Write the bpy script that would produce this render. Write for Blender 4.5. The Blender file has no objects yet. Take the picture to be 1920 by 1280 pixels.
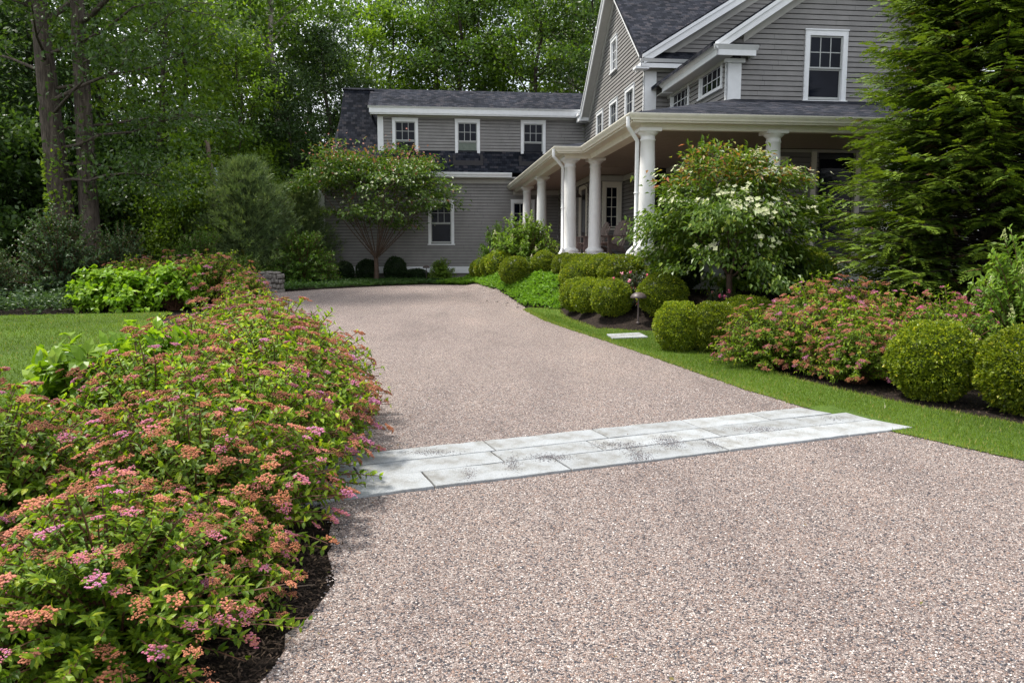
import bpy, math, random
import numpy as np
from math import sin, cos, pi, radians, atan, sqrt

SC = bpy.context.scene
COL = SC.collection
ANG = 0.109199            # heading of the house axes against the camera axes
CA, SA = cos(ANG), sin(ANG)
CAMH = 1.65

def xy(u, v): return (u * CA - v * SA, u * SA + v * CA)
def uv(x, y): return (x * CA + y * SA, -x * SA + y * CA)
def sst(x, a, b):
    t = np.clip((np.asarray(x, float) - a) / (b - a), 0, 1)
    return t * t * (3 - 2 * t)
def gz(x, y):
    u, v = uv(np.asarray(x, float), np.asarray(y, float))
    c = np.interp(y, [15.5, 20], [2.6, 1.2])
    return .024 * np.clip(y, -5, 25) + .6 * sst(u - c, 0, 1.2) * sst(y, 12.3, 14.8) * (1 - .4 * sst(y, 21, 27))

# ------------------------------------------------------------------ materials
def new_mat(name):
    m = bpy.data.materials.new(name); m.use_nodes = True
    nt = m.node_tree
    for n in list(nt.nodes): nt.nodes.remove(n)
    out = nt.nodes.new('ShaderNodeOutputMaterial')
    return m, nt, out
def N(nt, t, **kw):
    n = nt.nodes.new(t)
    for k, v in kw.items():
        if k.startswith('i_'):
            key = k[2:]
            n.inputs[int(key) if key.isdigit() else key.replace('_', ' ')].default_value = v
        else: setattr(n, k, v)
    return n
def ramp(nt, stops, interp='LINEAR'):
    r = nt.nodes.new('ShaderNodeValToRGB'); cr = r.color_ramp; cr.interpolation = interp
    while len(cr.elements) < len(stops): cr.elements.new(.5)
    for e, (p, c) in zip(cr.elements, stops):
        e.position = p; e.color = (*c, 1)
    return r
def principled(nt, rough=.6, spec=.4):
    p = nt.nodes.new('ShaderNodeBsdfPrincipled')
    p.inputs['Roughness'].default_value = rough
    p.inputs['Specular IOR Level'].default_value = spec
    return p
def paint(name, col, rough=.55, var=.06, scale=6, spec=.35, bump=0.0):
    m, nt, out = new_mat(name)
    L = nt.links.new
    tc = N(nt, 'ShaderNodeTexCoord')
    no = N(nt, 'ShaderNodeTexNoise', i_Scale=scale, i_Detail=5.0, i_Roughness=.65)
    L(tc.outputs['Object'], no.inputs['Vector'])
    d = [max(0, c * (1 - var * 2)) for c in col]; b = [min(1, c * (1 + var)) for c in col]
    r = ramp(nt, [(.3, d), (.6, col), (.8, b)])
    L(no.outputs['Fac'], r.inputs['Fac'])
    p = principled(nt, rough, spec)
    L(r.outputs['Color'], p.inputs['Base Color'])
    if bump:
        n2 = N(nt, 'ShaderNodeTexNoise', i_Scale=scale * 8, i_Detail=4.0)
        L(tc.outputs['Object'], n2.inputs['Vector'])
        bm = N(nt, 'ShaderNodeBump', i_Strength=bump, i_Distance=.01)
        L(n2.outputs['Fac'], bm.inputs['Height']); L(bm.outputs['Normal'], p.inputs['Normal'])
    L(p.outputs['BSDF'], out.inputs['Surface'])
    return m
def leafmat(name, stops, trans=.3, rough=.5, spec=.25, tboost=1.3):
    m, nt, out = new_mat(name)
    L = nt.links.new
    at = N(nt, 'ShaderNodeAttribute', attribute_name='tint')
    oi = N(nt, 'ShaderNodeObjectInfo')
    r = ramp(nt, stops)
    L(at.outputs['Fac'], r.inputs['Fac'])
    hs = N(nt, 'ShaderNodeHueSaturation')
    mr = N(nt, 'ShaderNodeMapRange', i_3=.80, i_4=1.22)
    L(oi.outputs['Random'], mr.inputs[0]); L(mr.outputs[0], hs.inputs['Value'])
    L(r.outputs['Color'], hs.inputs['Color'])
    p = principled(nt, rough, spec)
    L(hs.outputs['Color'], p.inputs['Base Color'])
    if trans > 0:
        t = N(nt, 'ShaderNodeBsdfTranslucent')
        g = N(nt, 'ShaderNodeMix', data_type='RGBA', blend_type='MULTIPLY')
        g.inputs[0].default_value = 1.0
        g.inputs[7].default_value = (1.25 * tboost, 1.25 * tboost, .55 * tboost, 1)
        L(hs.outputs['Color'], g.inputs[6]); L(g.outputs[2], t.inputs['Color'])
        mx = N(nt, 'ShaderNodeMixShader', i_0=trans)
        L(p.outputs['BSDF'], mx.inputs[1]); L(t.outputs['BSDF'], mx.inputs[2])
        L(mx.outputs[0], out.inputs['Surface'])
    else:
        L(p.outputs['BSDF'], out.inputs['Surface'])
    return m

M = {}
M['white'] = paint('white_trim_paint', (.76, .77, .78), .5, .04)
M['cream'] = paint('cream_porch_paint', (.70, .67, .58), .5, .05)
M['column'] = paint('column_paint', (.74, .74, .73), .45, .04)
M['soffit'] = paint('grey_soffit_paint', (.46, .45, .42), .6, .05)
M['siding'] = paint('grey_siding_paint', (.232, .222, .214), .6, .10, 2.2, bump=.2)
M['sash'] = paint('window_sash_paint', (.42, .43, .42), .45, .04)
M['deck'] = paint('deck_edge', (.13, .05, .035), .6, .1)
M['deckfloor'] = paint('porch_deck', (.22, .16, .13), .6, .1)
M['concrete'] = paint('foundation_concrete', (.22, .20, .18), .85, .15, 5, bump=.4)
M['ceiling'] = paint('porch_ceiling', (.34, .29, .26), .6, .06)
M['iron'] = paint('bronze_metal', (.085, .065, .062), .45, .2, 20)
M['wood'] = paint('weathered_wood', (.28, .22, .20), .75, .2, 9, bump=.4)
M['polewood'] = paint('pole_wood', (.20, .15, .11), .85, .25, 7, bump=.5)
M['marker'] = paint('pale_marker', (.45, .55, .62), .5, .05)
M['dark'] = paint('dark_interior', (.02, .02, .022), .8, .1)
M['screen'] = paint('dark_door_paint', (.03, .03, .035), .4, .1)
M['curtain'] = paint('window_curtain', (.16, .19, .16), .8, .12, 8)
M['plaster'] = paint('flashing_brown', (.035, .033, .036), .7, .1)

def bark(name, c1, c2, sc=5):
    m, nt, out = new_mat(name); L = nt.links.new
    tc = N(nt, 'ShaderNodeTexCoord')
    mp = N(nt, 'ShaderNodeMapping'); mp.inputs['Scale'].default_value = (sc * 2.2, sc * 2.2, sc * .35)
    L(tc.outputs['Object'], mp.inputs['Vector'])
    no = N(nt, 'ShaderNodeTexNoise', i_Scale=1.6, i_Detail=7.0, i_Roughness=.7)
    L(mp.outputs[0], no.inputs['Vector'])
    r = ramp(nt, [(.33, c1), (.52, c2), (.68, [min(1, c * 1.7) for c in c2])])
    L(no.outputs['Fac'], r.inputs['Fac'])
    p = principled(nt, .9, .2); L(r.outputs['Color'], p.inputs['Base Color'])
    b = N(nt, 'ShaderNodeBump', i_Strength=.8, i_Distance=.03)
    L(no.outputs['Fac'], b.inputs['Height']); L(b.outputs['Normal'], p.inputs['Normal'])
    L(p.outputs['BSDF'], out.inputs['Surface']); return m
M['bark'] = bark('oak_bark', (.022, .016, .013), (.075, .060, .049))
M['barkdark'] = bark('dark_bark', (.016, .012, .010), (.05, .040, .031))
M['barkpale'] = bark('pale_bark', (.10, .085, .07), (.27, .24, .20), 3)
M['stem'] = paint('reddish_stem', (.12, .055, .03), .7, .2, 12)
M['greystem'] = paint('dogwood_stem', (.11, .07, .05), .75, .25, 9)

def roofmat(name, axis, sinslope, world=False):
    m, nt, out = new_mat(name); L = nt.links.new
    tc = N(nt, 'ShaderNodeTexCoord'); sp = N(nt, 'ShaderNodeSeparateXYZ')
    L(tc.outputs['Object'], sp.inputs[0])
    dv = N(nt, 'ShaderNodeMath', operation='DIVIDE', i_1=sinslope); L(sp.outputs['Z'], dv.inputs[0])
    cb = N(nt, 'ShaderNodeCombineXYZ'); L(sp.outputs[axis], cb.inputs[0]); L(dv.outputs[0], cb.inputs[1])
    bt = N(nt, 'ShaderNodeTexBrick', i_Scale=1.0)
    bt.offset = .43; bt.inputs['Color1'].default_value = (.0, .0, .0, 1); bt.inputs['Color2'].default_value = (1, 1, 1, 1)
    bt.inputs['Mortar'].default_value = (.0, .0, .0, 1)
    bt.inputs['Mortar Size'].default_value = .006; bt.inputs['Mortar Smooth'].default_value = .2
    bt.inputs['Brick Width'].default_value = .17; bt.inputs['Row Height'].default_value = .118
    L(cb.outputs[0], bt.inputs['Vector'])
    r = ramp(nt, [(0, (.008, .010, .014)), (.35, (.015, .017, .024)), (.7, (.026, .029, .038)), (1, (.044, .042, .048))])
    L(bt.outputs['Color'], r.inputs['Fac'])
    no = N(nt, 'ShaderNodeTexNoise', i_Scale=60.0, i_Detail=4.0); L(tc.outputs['Object'], no.inputs['Vector'])
    no2 = N(nt, 'ShaderNodeTexNoise', i_Scale=.8, i_Detail=4.0); L(tc.outputs['Object'], no2.inputs['Vector'])
    ad = N(nt, 'ShaderNodeMath', operation='ADD'); L(no.outputs['Fac'], ad.inputs[0]); L(no2.outputs['Fac'], ad.inputs[1])
    r2 = ramp(nt, [(.6, (.62, .62, .62)), (1.0, (1.35, 1.33, 1.33))])
    mr = N(nt, 'ShaderNodeMath', operation='MULTIPLY', i_1=.85); L(ad.outputs[0], mr.inputs[0]); L(mr.outputs[0], r2.inputs['Fac'])
    mx = N(nt, 'ShaderNodeMix', data_type='RGBA', blend_type='MULTIPLY'); mx.inputs[0].default_value = 1
    L(r.outputs['Color'], mx.inputs[6]); L(r2.outputs['Color'], mx.inputs[7])
    p = principled(nt, .95, .08); L(mx.outputs[2], p.inputs['Base Color'])
    b = N(nt, 'ShaderNodeBump', i_Strength=.7, i_Distance=.012); L(bt.outputs['Fac'], b.inputs['Height']); b.invert = True
    L(b.outputs['Normal'], p.inputs['Normal'])
    L(p.outputs['BSDF'], out.inputs['Surface']); return m
M['roof_main'] = roofmat('shingles_main', 'X', .62)
M['roof_wing'] = roofmat('shingles_wing', 'X', .42)
M['roof_steep'] = roofmat('shingles_steep', 'X', .86)
M['roof_porch'] = roofmat('shingles_porch', 'X', .276)
M['roof_porch_side'] = roofmat('shingles_porch_side', 'Y', .276)
M['roof_gable'] = roofmat('shingles_gable', 'Y', .53)

def glassmat():
    m, nt, out = new_mat('window_glass'); L = nt.links.new
    tc = N(nt, 'ShaderNodeTexCoord')
    no = N(nt, 'ShaderNodeTexNoise', i_Scale=1.3, i_Detail=2.0); L(tc.outputs['Object'], no.inputs['Vector'])
    r = ramp(nt, [(.35, (.005, .006, .011)), (.65, (.012, .014, .022))]); L(no.outputs['Fac'], r.inputs['Fac'])
    p = principled(nt, .03, .10); L(r.outputs['Color'], p.inputs['Base Color'])
    b = N(nt, 'ShaderNodeBump', i_Strength=.05, i_Distance=.02); L(no.outputs['Fac'], b.inputs['Height']); L(b.outputs['Normal'], p.inputs['Normal'])
    L(p.outputs['BSDF'], out.inputs['Surface']); return m
M['glass'] = glassmat()

def gravelmat():
    m, nt, out = new_mat('driveway_gravel'); L = nt.links.new
    tc = N(nt, 'ShaderNodeTexCoord')
    nz = N(nt, 'ShaderNodeTexNoise', i_Scale=60.0, i_Detail=1.0); L(tc.outputs['Object'], nz.inputs['Vector'])
    mxv = N(nt, 'ShaderNodeMix', data_type='VECTOR'); mxv.inputs[0].default_value = .012
    L(tc.outputs['Object'], mxv.inputs[4]); L(nz.outputs['Color'], mxv.inputs[5])
    v = N(nt, 'ShaderNodeTexVoronoi', i_Scale=132.0); L(mxv.outputs[1], v.inputs['Vector'])
    v2 = N(nt, 'ShaderNodeTexVoronoi', i_Scale=132.0, feature='DISTANCE_TO_EDGE'); L(mxv.outputs[1], v2.inputs['Vector'])
    sp = N(nt, 'ShaderNodeSeparateColor'); L(v.outputs['Color'], sp.inputs[0])
    r = ramp(nt, [(0, (.035, .036, .045)), (.13, (.075, .075, .090)), (.26, (.20, .165, .155)), (.40, (.30, .205, .165)), (.55, (.32, .27, .25)), (.78, (.40, .335, .31)), (1, (.60, .56, .53))])
    L(sp.outputs[0], r.inputs['Fac'])
    e = ramp(nt, [(0, (.22, .20, .20)), (.12, (1, 1, 1))]); L(v2.outputs['Distance'], e.inputs['Fac'])
    big = N(nt, 'ShaderNodeTexNoise', i_Scale=1.0, i_Detail=7.0, i_Roughness=.62)
    mpb = N(nt, 'ShaderNodeMapping'); mpb.inputs['Scale'].default_value = (.95, .33, 1); mpb.inputs['Rotation'].default_value = (0, 0, -.12)
    L(tc.outputs['Object'], mpb.inputs['Vector']); L(mpb.outputs[0], big.inputs['Vector'])
    rb = ramp(nt, [(.36, (.84, .81, .80)), (.47, (1.01, .98, .96)), (.56, (1.07, 1.04, 1.01)), (.68, (1.20, 1.15, 1.10))]); L(big.outputs['Fac'], rb.inputs['Fac'])
    m1 = N(nt, 'ShaderNodeMix', data_type='RGBA', blend_type='MULTIPLY'); m1.inputs[0].default_value = 1
    m2 = N(nt, 'ShaderNodeMix', data_type='RGBA', blend_type='MULTIPLY'); m2.inputs[0].default_value = 1
    L(r.outputs['Color'], m1.inputs[6]); L(e.outputs['Color'], m1.inputs[7])
    L(m1.outputs[2], m2.inputs[6]); L(rb.outputs['Color'], m2.inputs[7])
    p = principled(nt, .8, .3); L(m2.outputs[2], p.inputs['Base Color'])
    b = N(nt, 'ShaderNodeBump', i_Strength=1.0, i_Distance=.012); L(v2.outputs['Distance'], b.inputs['Height'])
    sp2 = N(nt, 'ShaderNodeMath', operation='MULTIPLY', i_1=.5); L(sp.outputs[1], sp2.inputs[0])
    b2 = N(nt, 'ShaderNodeBump', i_Strength=.8, i_Distance=.008); L(sp2.outputs[0], b2.inputs['Height']); L(b.outputs['Normal'], b2.inputs['Normal'])
    L(b2.outputs['Normal'], p.inputs['Normal'])
    L(p.outputs['BSDF'], out.inputs['Surface']); return m
M['gravel'] = gravelmat()
def pebblemat():
    m, nt, out = new_mat('loose_pebbles'); L = nt.links.new
    at = N(nt, 'ShaderNodeAttribute', attribute_name='tint')
    r = ramp(nt, [(0, (.035, .036, .045)), (.15, (.08, .08, .095)), (.28, (.20, .165, .155)), (.42, (.31, .20, .15)), (.58, (.31, .26, .24)), (.8, (.39, .33, .305)), (1, (.60, .56, .53))])
    L(at.outputs['Fac'], r.inputs['Fac'])
    p = principled(nt, .75, .3); L(r.outputs['Color'], p.inputs['Base Color']); L(p.outputs['BSDF'], out.inputs['Surface']); return m
M['pebble'] = pebblemat()
def granitemat():
    m, nt, out = new_mat('grey_granite'); L = nt.links.new
    tc = N(nt, 'ShaderNodeTexCoord'); oi = N(nt, 'ShaderNodeObjectInfo')
    no = N(nt, 'ShaderNodeTexNoise', i_Scale=160.0, i_Detail=2.0); L(tc.outputs['Object'], no.inputs['Vector'])
    r = ramp(nt, [(.3, (.185, .20, .21)), (.5, (.265, .28, .29)), (.72, (.35, .36, .37))]); L(no.outputs['Fac'], r.inputs['Fac'])
    n2 = N(nt, 'ShaderNodeTexNoise', i_Scale=3.2, i_Detail=7.0, i_Roughness=.65); L(tc.outputs['Object'], n2.inputs['Vector'])
    r2 = ramp(nt, [(.34, (.60, .56, .50)), (.45, (.86, .84, .81)), (.53, (1, 1, 1)), (.7, (1.14, 1.14, 1.15))]); L(n2.outputs['Fac'], r2.inputs['Fac'])
    m1 = N(nt, 'ShaderNodeMix', data_type='RGBA', blend_type='MULTIPLY'); m1.inputs[0].default_value = 1
    L(r.outputs['Color'], m1.inputs[6]); L(r2.outputs['Color'], m1.inputs[7])
    hs = N(nt, 'ShaderNodeHueSaturation'); mr = N(nt, 'ShaderNodeMapRange', i_3=.86, i_4=1.1)
    L(oi.outputs['Random'], mr.inputs[0]); L(mr.outputs[0], hs.inputs['Value']); L(m1.outputs[2], hs.inputs['Color'])
    p = principled(nt, .7, .35); L(hs.outputs['Color'], p.inputs['Base Color'])
    b = N(nt, 'ShaderNodeBump', i_Strength=.35, i_Distance=.01); L(n2.outputs['Fac'], b.inputs['Height']); L(b.outputs['Normal'], p.inputs['Normal'])
    L(p.outputs['BSDF'], out.inputs['Surface']); return m
M['granite'] = granitemat()
def groundmat(name, c, sc=14, c3=None, rough=.95):
    m, nt, out = new_mat(name); L = nt.links.new
    tc = N(nt, 'ShaderNodeTexCoord')
    no = N(nt, 'ShaderNodeTexNoise', i_Scale=float(sc), i_Detail=9.0, i_Roughness=.75); L(tc.outputs['Object'], no.inputs['Vector'])
    r = ramp(nt, [(.32, c[0]), (.5, c[1]), (.7, c[2])]); L(no.outputs['Fac'], r.inputs['Fac'])
    big = N(nt, 'ShaderNodeTexNoise', i_Scale=.5, i_Detail=4.0); L(tc.outputs['Object'], big.inputs['Vector'])
    rb = ramp(nt, [(.35, (.75, .75, .75)), (.65, (1.2, 1.2, 1.2))]); L(big.outputs['Fac'], rb.inputs['Fac'])
    m1 = N(nt, 'ShaderNodeMix', data_type='RGBA', blend_type='MULTIPLY'); m1.inputs[0].default_value = 1
    L(r.outputs['Color'], m1.inputs[6]); L(rb.outputs['Color'], m1.inputs[7])
    p = principled(nt, rough, .15); L(m1.outputs[2], p.inputs['Base Color'])
    b = N(nt, 'ShaderNodeBump', i_Strength=1.0, i_Distance=.03); L(no.outputs['Fac'], b.inputs['Height']); L(b.outputs['Normal'], p.inputs['Normal'])
    L(p.outputs['BSDF'], out.inputs['Surface']); return m
M['jsand'] = groundmat('joint_sand', [(.02, .017, .014), (.06, .05, .042), (.13, .11, .095)], 60)
M['soil'] = groundmat('bark_mulch', [(.006, .004, .0035), (.018, .013, .010), (.048, .034, .026)], 22)
M['turf'] = groundmat('turf', [(.03, .06, .010), (.065, .11, .016), (.10, .16, .03)], 30)
M['chip'] = leafmat('mulch_chips', [(0, (.012, .008, .006)), (.6, (.05, .034, .024)), (.9, (.13, .09, .06)), (1, (.30, .22, .14))], 0, .9, .15)
M['litter'] = leafmat('dry_leaf_litter', [(0, (.05, .03, .02)), (.5, (.16, .09, .04)), (.8, (.10, .13, .03)), (1, (.30, .20, .10))], .1, .8, .2)
M['rock'] = paint('field_stone', (.20, .18, .16), .85, .3, 5, bump=.6)

G = (.03, .06, .012)
M['grass'] = leafmat('grass_blades', [(0, (.06, .105, .010)), (.5, (.115, .185, .016)), (.85, (.17, .24, .03)), (1, (.30, .25, .09))], .35, .5, .2)
M['box'] = leafmat('boxwood_leaf', [(0, (.030, .055, .006)), (.35, (.10, .15, .010)), (.75, (.26, .31, .016)), (1, (.48, .43, .04))], .3, .4, .3)
M['boxdark'] = leafmat('yew_and_shaded_box_leaf', [(0, (.010, .022, .008)), (.6, (.022, .045, .012)), (1, (.05, .08, .02))], .2, .45, .3)  # yew green; doubles as the boxwood darkened by the small tree
M['spirea'] = leafmat('spirea_leaf', [(0, (.04, .09, .010)), (.4, (.115, .20, .014)), (.8, (.24, .33, .020)), (1, (.38, .42, .03))], .42, .45, .25)
M['blossom'] = leafmat('spirea_blossom', [(0, (.20, .085, .05)), (.25, (.34, .135, .070)), (.5, (.42, .175, .10)), (.76, (.42, .165, .125)), (.9, (.40, .13, .20)), (1, (.46, .20, .33))], .15, .8, .1, 1.0)
M['pinkblossom'] = leafmat('pink_blossom', [(0, (.45, .13, .12)), (.4, (.55, .12, .25)), (1, (.66, .20, .42))], .15, .8, .1, 1.0)
M['hydr'] = leafmat('hydrangea_leaf', [(0, (.075, .16, .010)), (.5, (.15, .27, .014)), (1, (.27, .40, .03))], .4, .4, .3)
M['panicle'] = leafmat('panicle_floret', [(0, (.26, .32, .10)), (.6, (.44, .46, .22)), (1, (.62, .60, .42))], .2, .8, .1, 1.0)
M['shrub'] = leafmat('garden_shrub_leaf', [(0, (.035, .085, .012)), (.5, (.075, .155, .018)), (1, (.14, .24, .03))], .33, .45, .3)
M['brightshrub'] = leafmat('light_shrub_leaf', [(0, (.075, .145, .018)), (.5, (.14, .24, .03)), (1, (.23, .33, .06))], .36, .45, .25)
M['yellowshrub'] = leafmat('yellow_shrub_leaf', [(0, (.08, .14, .01)), (.5, (.24, .28, .02)), (.85, (.42, .36, .03)), (1, (.45, .16, .04))], .36, .45, .25)
M['darkshrub'] = leafmat('dark_shrub_leaf', [(0, (.022, .045, .015)), (.6, (.045, .085, .030)), (1, (.085, .14, .05))], .28, .45, .35)
M['roseleaf'] = leafmat('rose_leaf', [(0, (.03, .055, .025)), (.6, (.055, .09, .045)), (.85, (.10, .12, .06)), (1, (.28, .04, .03))], .25, .4, .4)
M['rose'] = leafmat('rose_petal', [(0, (.75, .10, .25)), (.6, (.80, .22, .38)), (1, (.85, .62, .66))], .2, .6, .2, 1.0)
M['dogleaf'] = leafmat('dogwood_leaf', [(0, (.045, .095, .012)), (.5, (.105, .185, .018)), (.88, (.25, .33, .035)), (.95, (.28, .20, .05)), (1, (.40, .13, .07))], .32, .42, .35)
M['dogleaf2'] = leafmat('wing_dogwood_leaf', [(0, (.026, .058, .010)), (.5, (.062, .115, .014)), (.86, (.14, .20, .024)), (.93, (.16, .10, .05)), (1, (.26, .09, .07))], .30, .42, .35)
M['dogpink'] = leafmat('dogwood_fruit_bract', [(0, (.35, .10, .09)), (.5, (.38, .18, .15)), (1, (.45, .28, .22))], .2, .7, .2)
M['bract'] = leafmat('white_bract', [(0, (.40, .46, .22)), (1, (.62, .61, .44))], .25, .6, .2, .9)
M['thuja'] = leafmat('arborvitae_spray', [(0, (.020, .044, .008)), (.45, (.055, .100, .012)), (.84, (.14, .205, .018)), (.9, (.085, .052, .028)), (1, (.10, .06, .03))], .2, .5, .2)
M['pine'] = leafmat('pine_needle', [(0, (.07, .115, .05)), (.6, (.14, .20, .085)), (1, (.24, .30, .13))], .3, .5, .25)
M['forest1'] = leafmat('forest_leaf_mid', [(0, (.036, .080, .012)), (.5, (.078, .145, .018)), (1, (.16, .24, .03))], .40, .45, .35)
M['forest2'] = leafmat('forest_leaf_dark', [(0, (.022, .050, .012)), (.5, (.048, .095, .018)), (1, (.10, .16, .03))], .36, .45, .4)
M['forest3'] = leafmat('forest_leaf_light', [(0, (.055, .11, .012)), (.5, (.11, .19, .018)), (1, (.21, .29, .03))], .42, .45, .3)
M['hemlock'] = leafmat('hemlock_leaf', [(0, (.020, .045, .014)), (.5, (.045, .085, .025)), (1, (.085, .14, .035))], .28, .5, .25)
M['cover'] = leafmat('ground_cover_leaf', [(0, (.07, .15, .015)), (.5, (.13, .26, .022)), (1, (.21, .36, .04))], .36, .45, .25)
M['coverdark'] = leafmat('dark_ground_cover_leaf', [(0, (.025, .06, .014)), (.6, (.05, .11, .022)), (1, (.09, .16, .04))], .3, .45, .3)

# ------------------------------------------------------------------ geometry
class Geo:
    def __init__(s): s.V = []; s.F = {3: [], 4: []}; s.T = {3: [], 4: []}; s.n = 0; s.smooth = False
    def add(s, V, F, tint=None):
        V = np.asarray(V, float).reshape(-1, 3)
        for f in F:
            f = np.asarray(f, int)
            if f.size == 0: continue
            k = f.shape[1]; s.F[k].append(f + s.n)
            s.T[k].append(np.full(len(f), .5) if tint is None else (np.full(len(f), tint) if np.isscalar(tint) else np.asarray(tint)[:len(f)] if len(tint) >= len(f) else np.resize(tint, len(f))))
        s.V.append(V); s.n += len(V)
    # boxes etc.
    def box(s, x0, x1, y0, y1, z0, z1):
        x0, x1 = sorted((x0, x1)); y0, y1 = sorted((y0, y1)); z0, z1 = sorted((z0, z1))
        V = [(x0,y0,z0),(x1,y0,z0),(x1,y1,z0),(x0,y1,z0),(x0,y0,z1),(x1,y0,z1),(x1,y1,z1),(x0,y1,z1)]
        s.add(V, [[(0,3,2,1),(4,5,6,7),(0,1,5,4),(1,2,6,5),(2,3,7,6),(3,0,4,7)]])
    def prism(s, poly, axis, a0, a1):
        """poly: convex 2-D outline; axis: the axis it is swept along ('x','y' or 'z')."""
        n = len(poly)
        def P(p, a):
            return (a, p[0], p[1]) if axis == 'x' else (p[0], a, p[1]) if axis == 'y' else (p[0], p[1], a)
        V = [P(p, a0) for p in poly] + [P(p, a1) for p in poly]
        s.add(V, [[(i, (i+1) % n, n + (i+1) % n, n + i) for i in range(n)]])
        s.add([P(p, a0) for p in poly], [[(0, i, i+1) for i in range(1, n-1)]])
        s.add([P(p, a1) for p in poly], [[(0, i+1, i) for i in range(1, n-1)]])
    def quad(s, a, b, c, d): s.add([a, b, c, d], [[(0, 1, 2, 3)]])
    def sweep(s, prof, path):
        """closed 2-D profile (outward, up) swept along path of (x, y, z, nx, ny): mitred at the corners by the given normals"""
        n = len(prof); V = []
        for (x, y, z, nx, ny) in path:
            for (o, h) in prof: V.append((x + nx * o, y + ny * o, z + h))
        F = []
        for k in range(len(path) - 1):
            for i in range(n):
                j = (i + 1) % n
                F.append((k*n+i, k*n+j, (k+1)*n+j, (k+1)*n+i))
        s.add(V, [F])
        s.add(V[:n], [[(0, i, i+1) for i in range(1, n-1)]]); s.add(V[-n:], [[(0, i+1, i) for i in range(1, n-1)]])
    def lathe(s, prof, cx, cy, seg=28):
        V = []; m = len(prof)
        for (r, z) in prof:
            for k in range(seg):
                a = 2 * pi * k / seg; V.append((cx + r * cos(a), cy + r * sin(a), z))
        F = [(i*seg+k, i*seg+(k+1) % seg, (i+1)*seg+(k+1) % seg, (i+1)*seg+k) for i in range(m-1) for k in range(seg)]
        s.add(V, [F])
    def tube(s, pts, rad, sides=6, tint=.5):
        P = np.asarray(pts, float); n = len(P)
        if n < 2: return
        R = np.resize(np.asarray(rad, float), n) if np.ndim(rad) else np.full(n, rad)
        D = np.gradient(P, axis=0); D /= np.linalg.norm(D, axis=1, keepdims=True) + 1e-9
        ref = np.array([0, 0, 1.]) if abs(D[0, 2]) < .9 else np.array([1., 0, 0])
        A = np.cross(D, ref); A /= np.linalg.norm(A, axis=1, keepdims=True) + 1e-9
        B = np.cross(D, A)
        a = np.arange(sides) * 2 * pi / sides
        V = P[:, None] + R[:, None, None] * (np.cos(a)[None, :, None] * A[:, None] + np.sin(a)[None, :, None] * B[:, None])
        i = np.arange(n - 1)[:, None] * sides; k = np.arange(sides)[None]; k2 = (k + 1) % sides
        F = np.stack([i + k, i + k2, i + sides + k2, i + sides + k], -1).reshape(-1, 4)
        s.add(V.reshape(-1, 3), [F], tint)
        s.add(V[-1], [[(0, j, j+1) for j in range(1, sides-1)]], tint)
    def leaves(s, P, D, Nn, L, W, tint, kind='fold'):
        P = np.asarray(P, float); n = len(P)
        if n == 0: return
        D = D / (np.linalg.norm(D, axis=1, keepdims=True) + 1e-9)
        S = np.cross(D, Nn); S /= np.linalg.norm(S, axis=1, keepdims=True) + 1e-9
        U = np.cross(S, D)
        L = np.broadcast_to(L, (n,))[:, None]; W = np.broadcast_to(W, (n,))[:, None]
        tint = np.broadcast_to(tint, (n,))
        b = np.arange(n)[:, None]
        if kind == 'quad':
            V = np.stack([P, P + D*L*.45 + S*W*.5, P + D*L, P + D*L*.45 - S*W*.5], 1)
            s.add(V.reshape(-1, 3), [b*4 + np.array([0, 1, 2, 3])], tint)
        elif kind == 'blade':
            V = np.stack([P - S*W*.5, P + S*W*.5, P + D*L], 1)
            s.add(V.reshape(-1, 3), [b*3 + np.array([0, 1, 2])], tint)
        elif kind == 'fold':
            V = np.stack([P, P + D*L*.42 + S*W*.5 + U*W*.2, P + D*L - U*L*.12, P + D*L*.42 - S*W*.5 + U*W*.2], 1)
            F = np.concatenate([b*4 + np.array([0, 1, 2]), b*4 + np.array([0, 2, 3])])
            s.add(V.reshape(-1, 3), [F], np.concatenate([tint, tint]))
        else:   # 'full'
            V = np.stack([P, P + D*L*.52 - U*L*.02, P + D*L - U*L*.22,
                          P + D*L*.26 + S*W*.46 + U*W*.16, P + D*L*.64 + S*W*.40 + U*W*.08 - U*L*.07,
                          P + D*L*.26 - S*W*.46 + U*W*.16, P + D*L*.64 - S*W*.40 + U*W*.08 - U*L*.07], 1)
            Q = np.concatenate([b*7 + np.array([0, 3, 4, 1]), b*7 + np.array([0, 1, 6, 5])])
            T = np.concatenate([b*7 + np.array([1, 4, 2]), b*7 + np.array([1, 2, 6])])
            s.add(V.reshape(-1, 3), [Q, T], np.concatenate([tint, tint]))
    def blobs(s, C, R, tint, rng, flat=1.0):
        C = np.asarray(C, float); n = len(C)
        t = (1 + 5 ** .5) / 2
        Vt = np.array([(-1,t,0),(1,t,0),(-1,-t,0),(1,-t,0),(0,-1,t),(0,1,t),(0,-1,-t),(0,1,-t),(t,0,-1),(t,0,1),(-t,0,-1),(-t,0,1)], float)
        Vt /= np.linalg.norm(Vt[0])
        Ft = np.array([(0,11,5),(0,5,1),(0,1,7),(0,7,10),(0,10,11),(1,5,9),(5,11,4),(11,10,2),(10,7,6),(7,1,8),(3,9,4),(3,4,2),(3,2,6),(3,6,8),(3,8,9),(4,9,5),(2,4,11),(6,2,10),(8,6,7),(9,8,1)])
        R = np.broadcast_to(R, (n,)); tint = np.broadcast_to(tint, (n,))
        a = rng.uniform(0, 2*pi, n); ca, sa = np.cos(a)[:, None], np.sin(a)[:, None]
        X = Vt[None, :, 0]*ca - Vt[None, :, 1]*sa; Y = Vt[None, :, 0]*sa + Vt[None, :, 1]*ca
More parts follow.
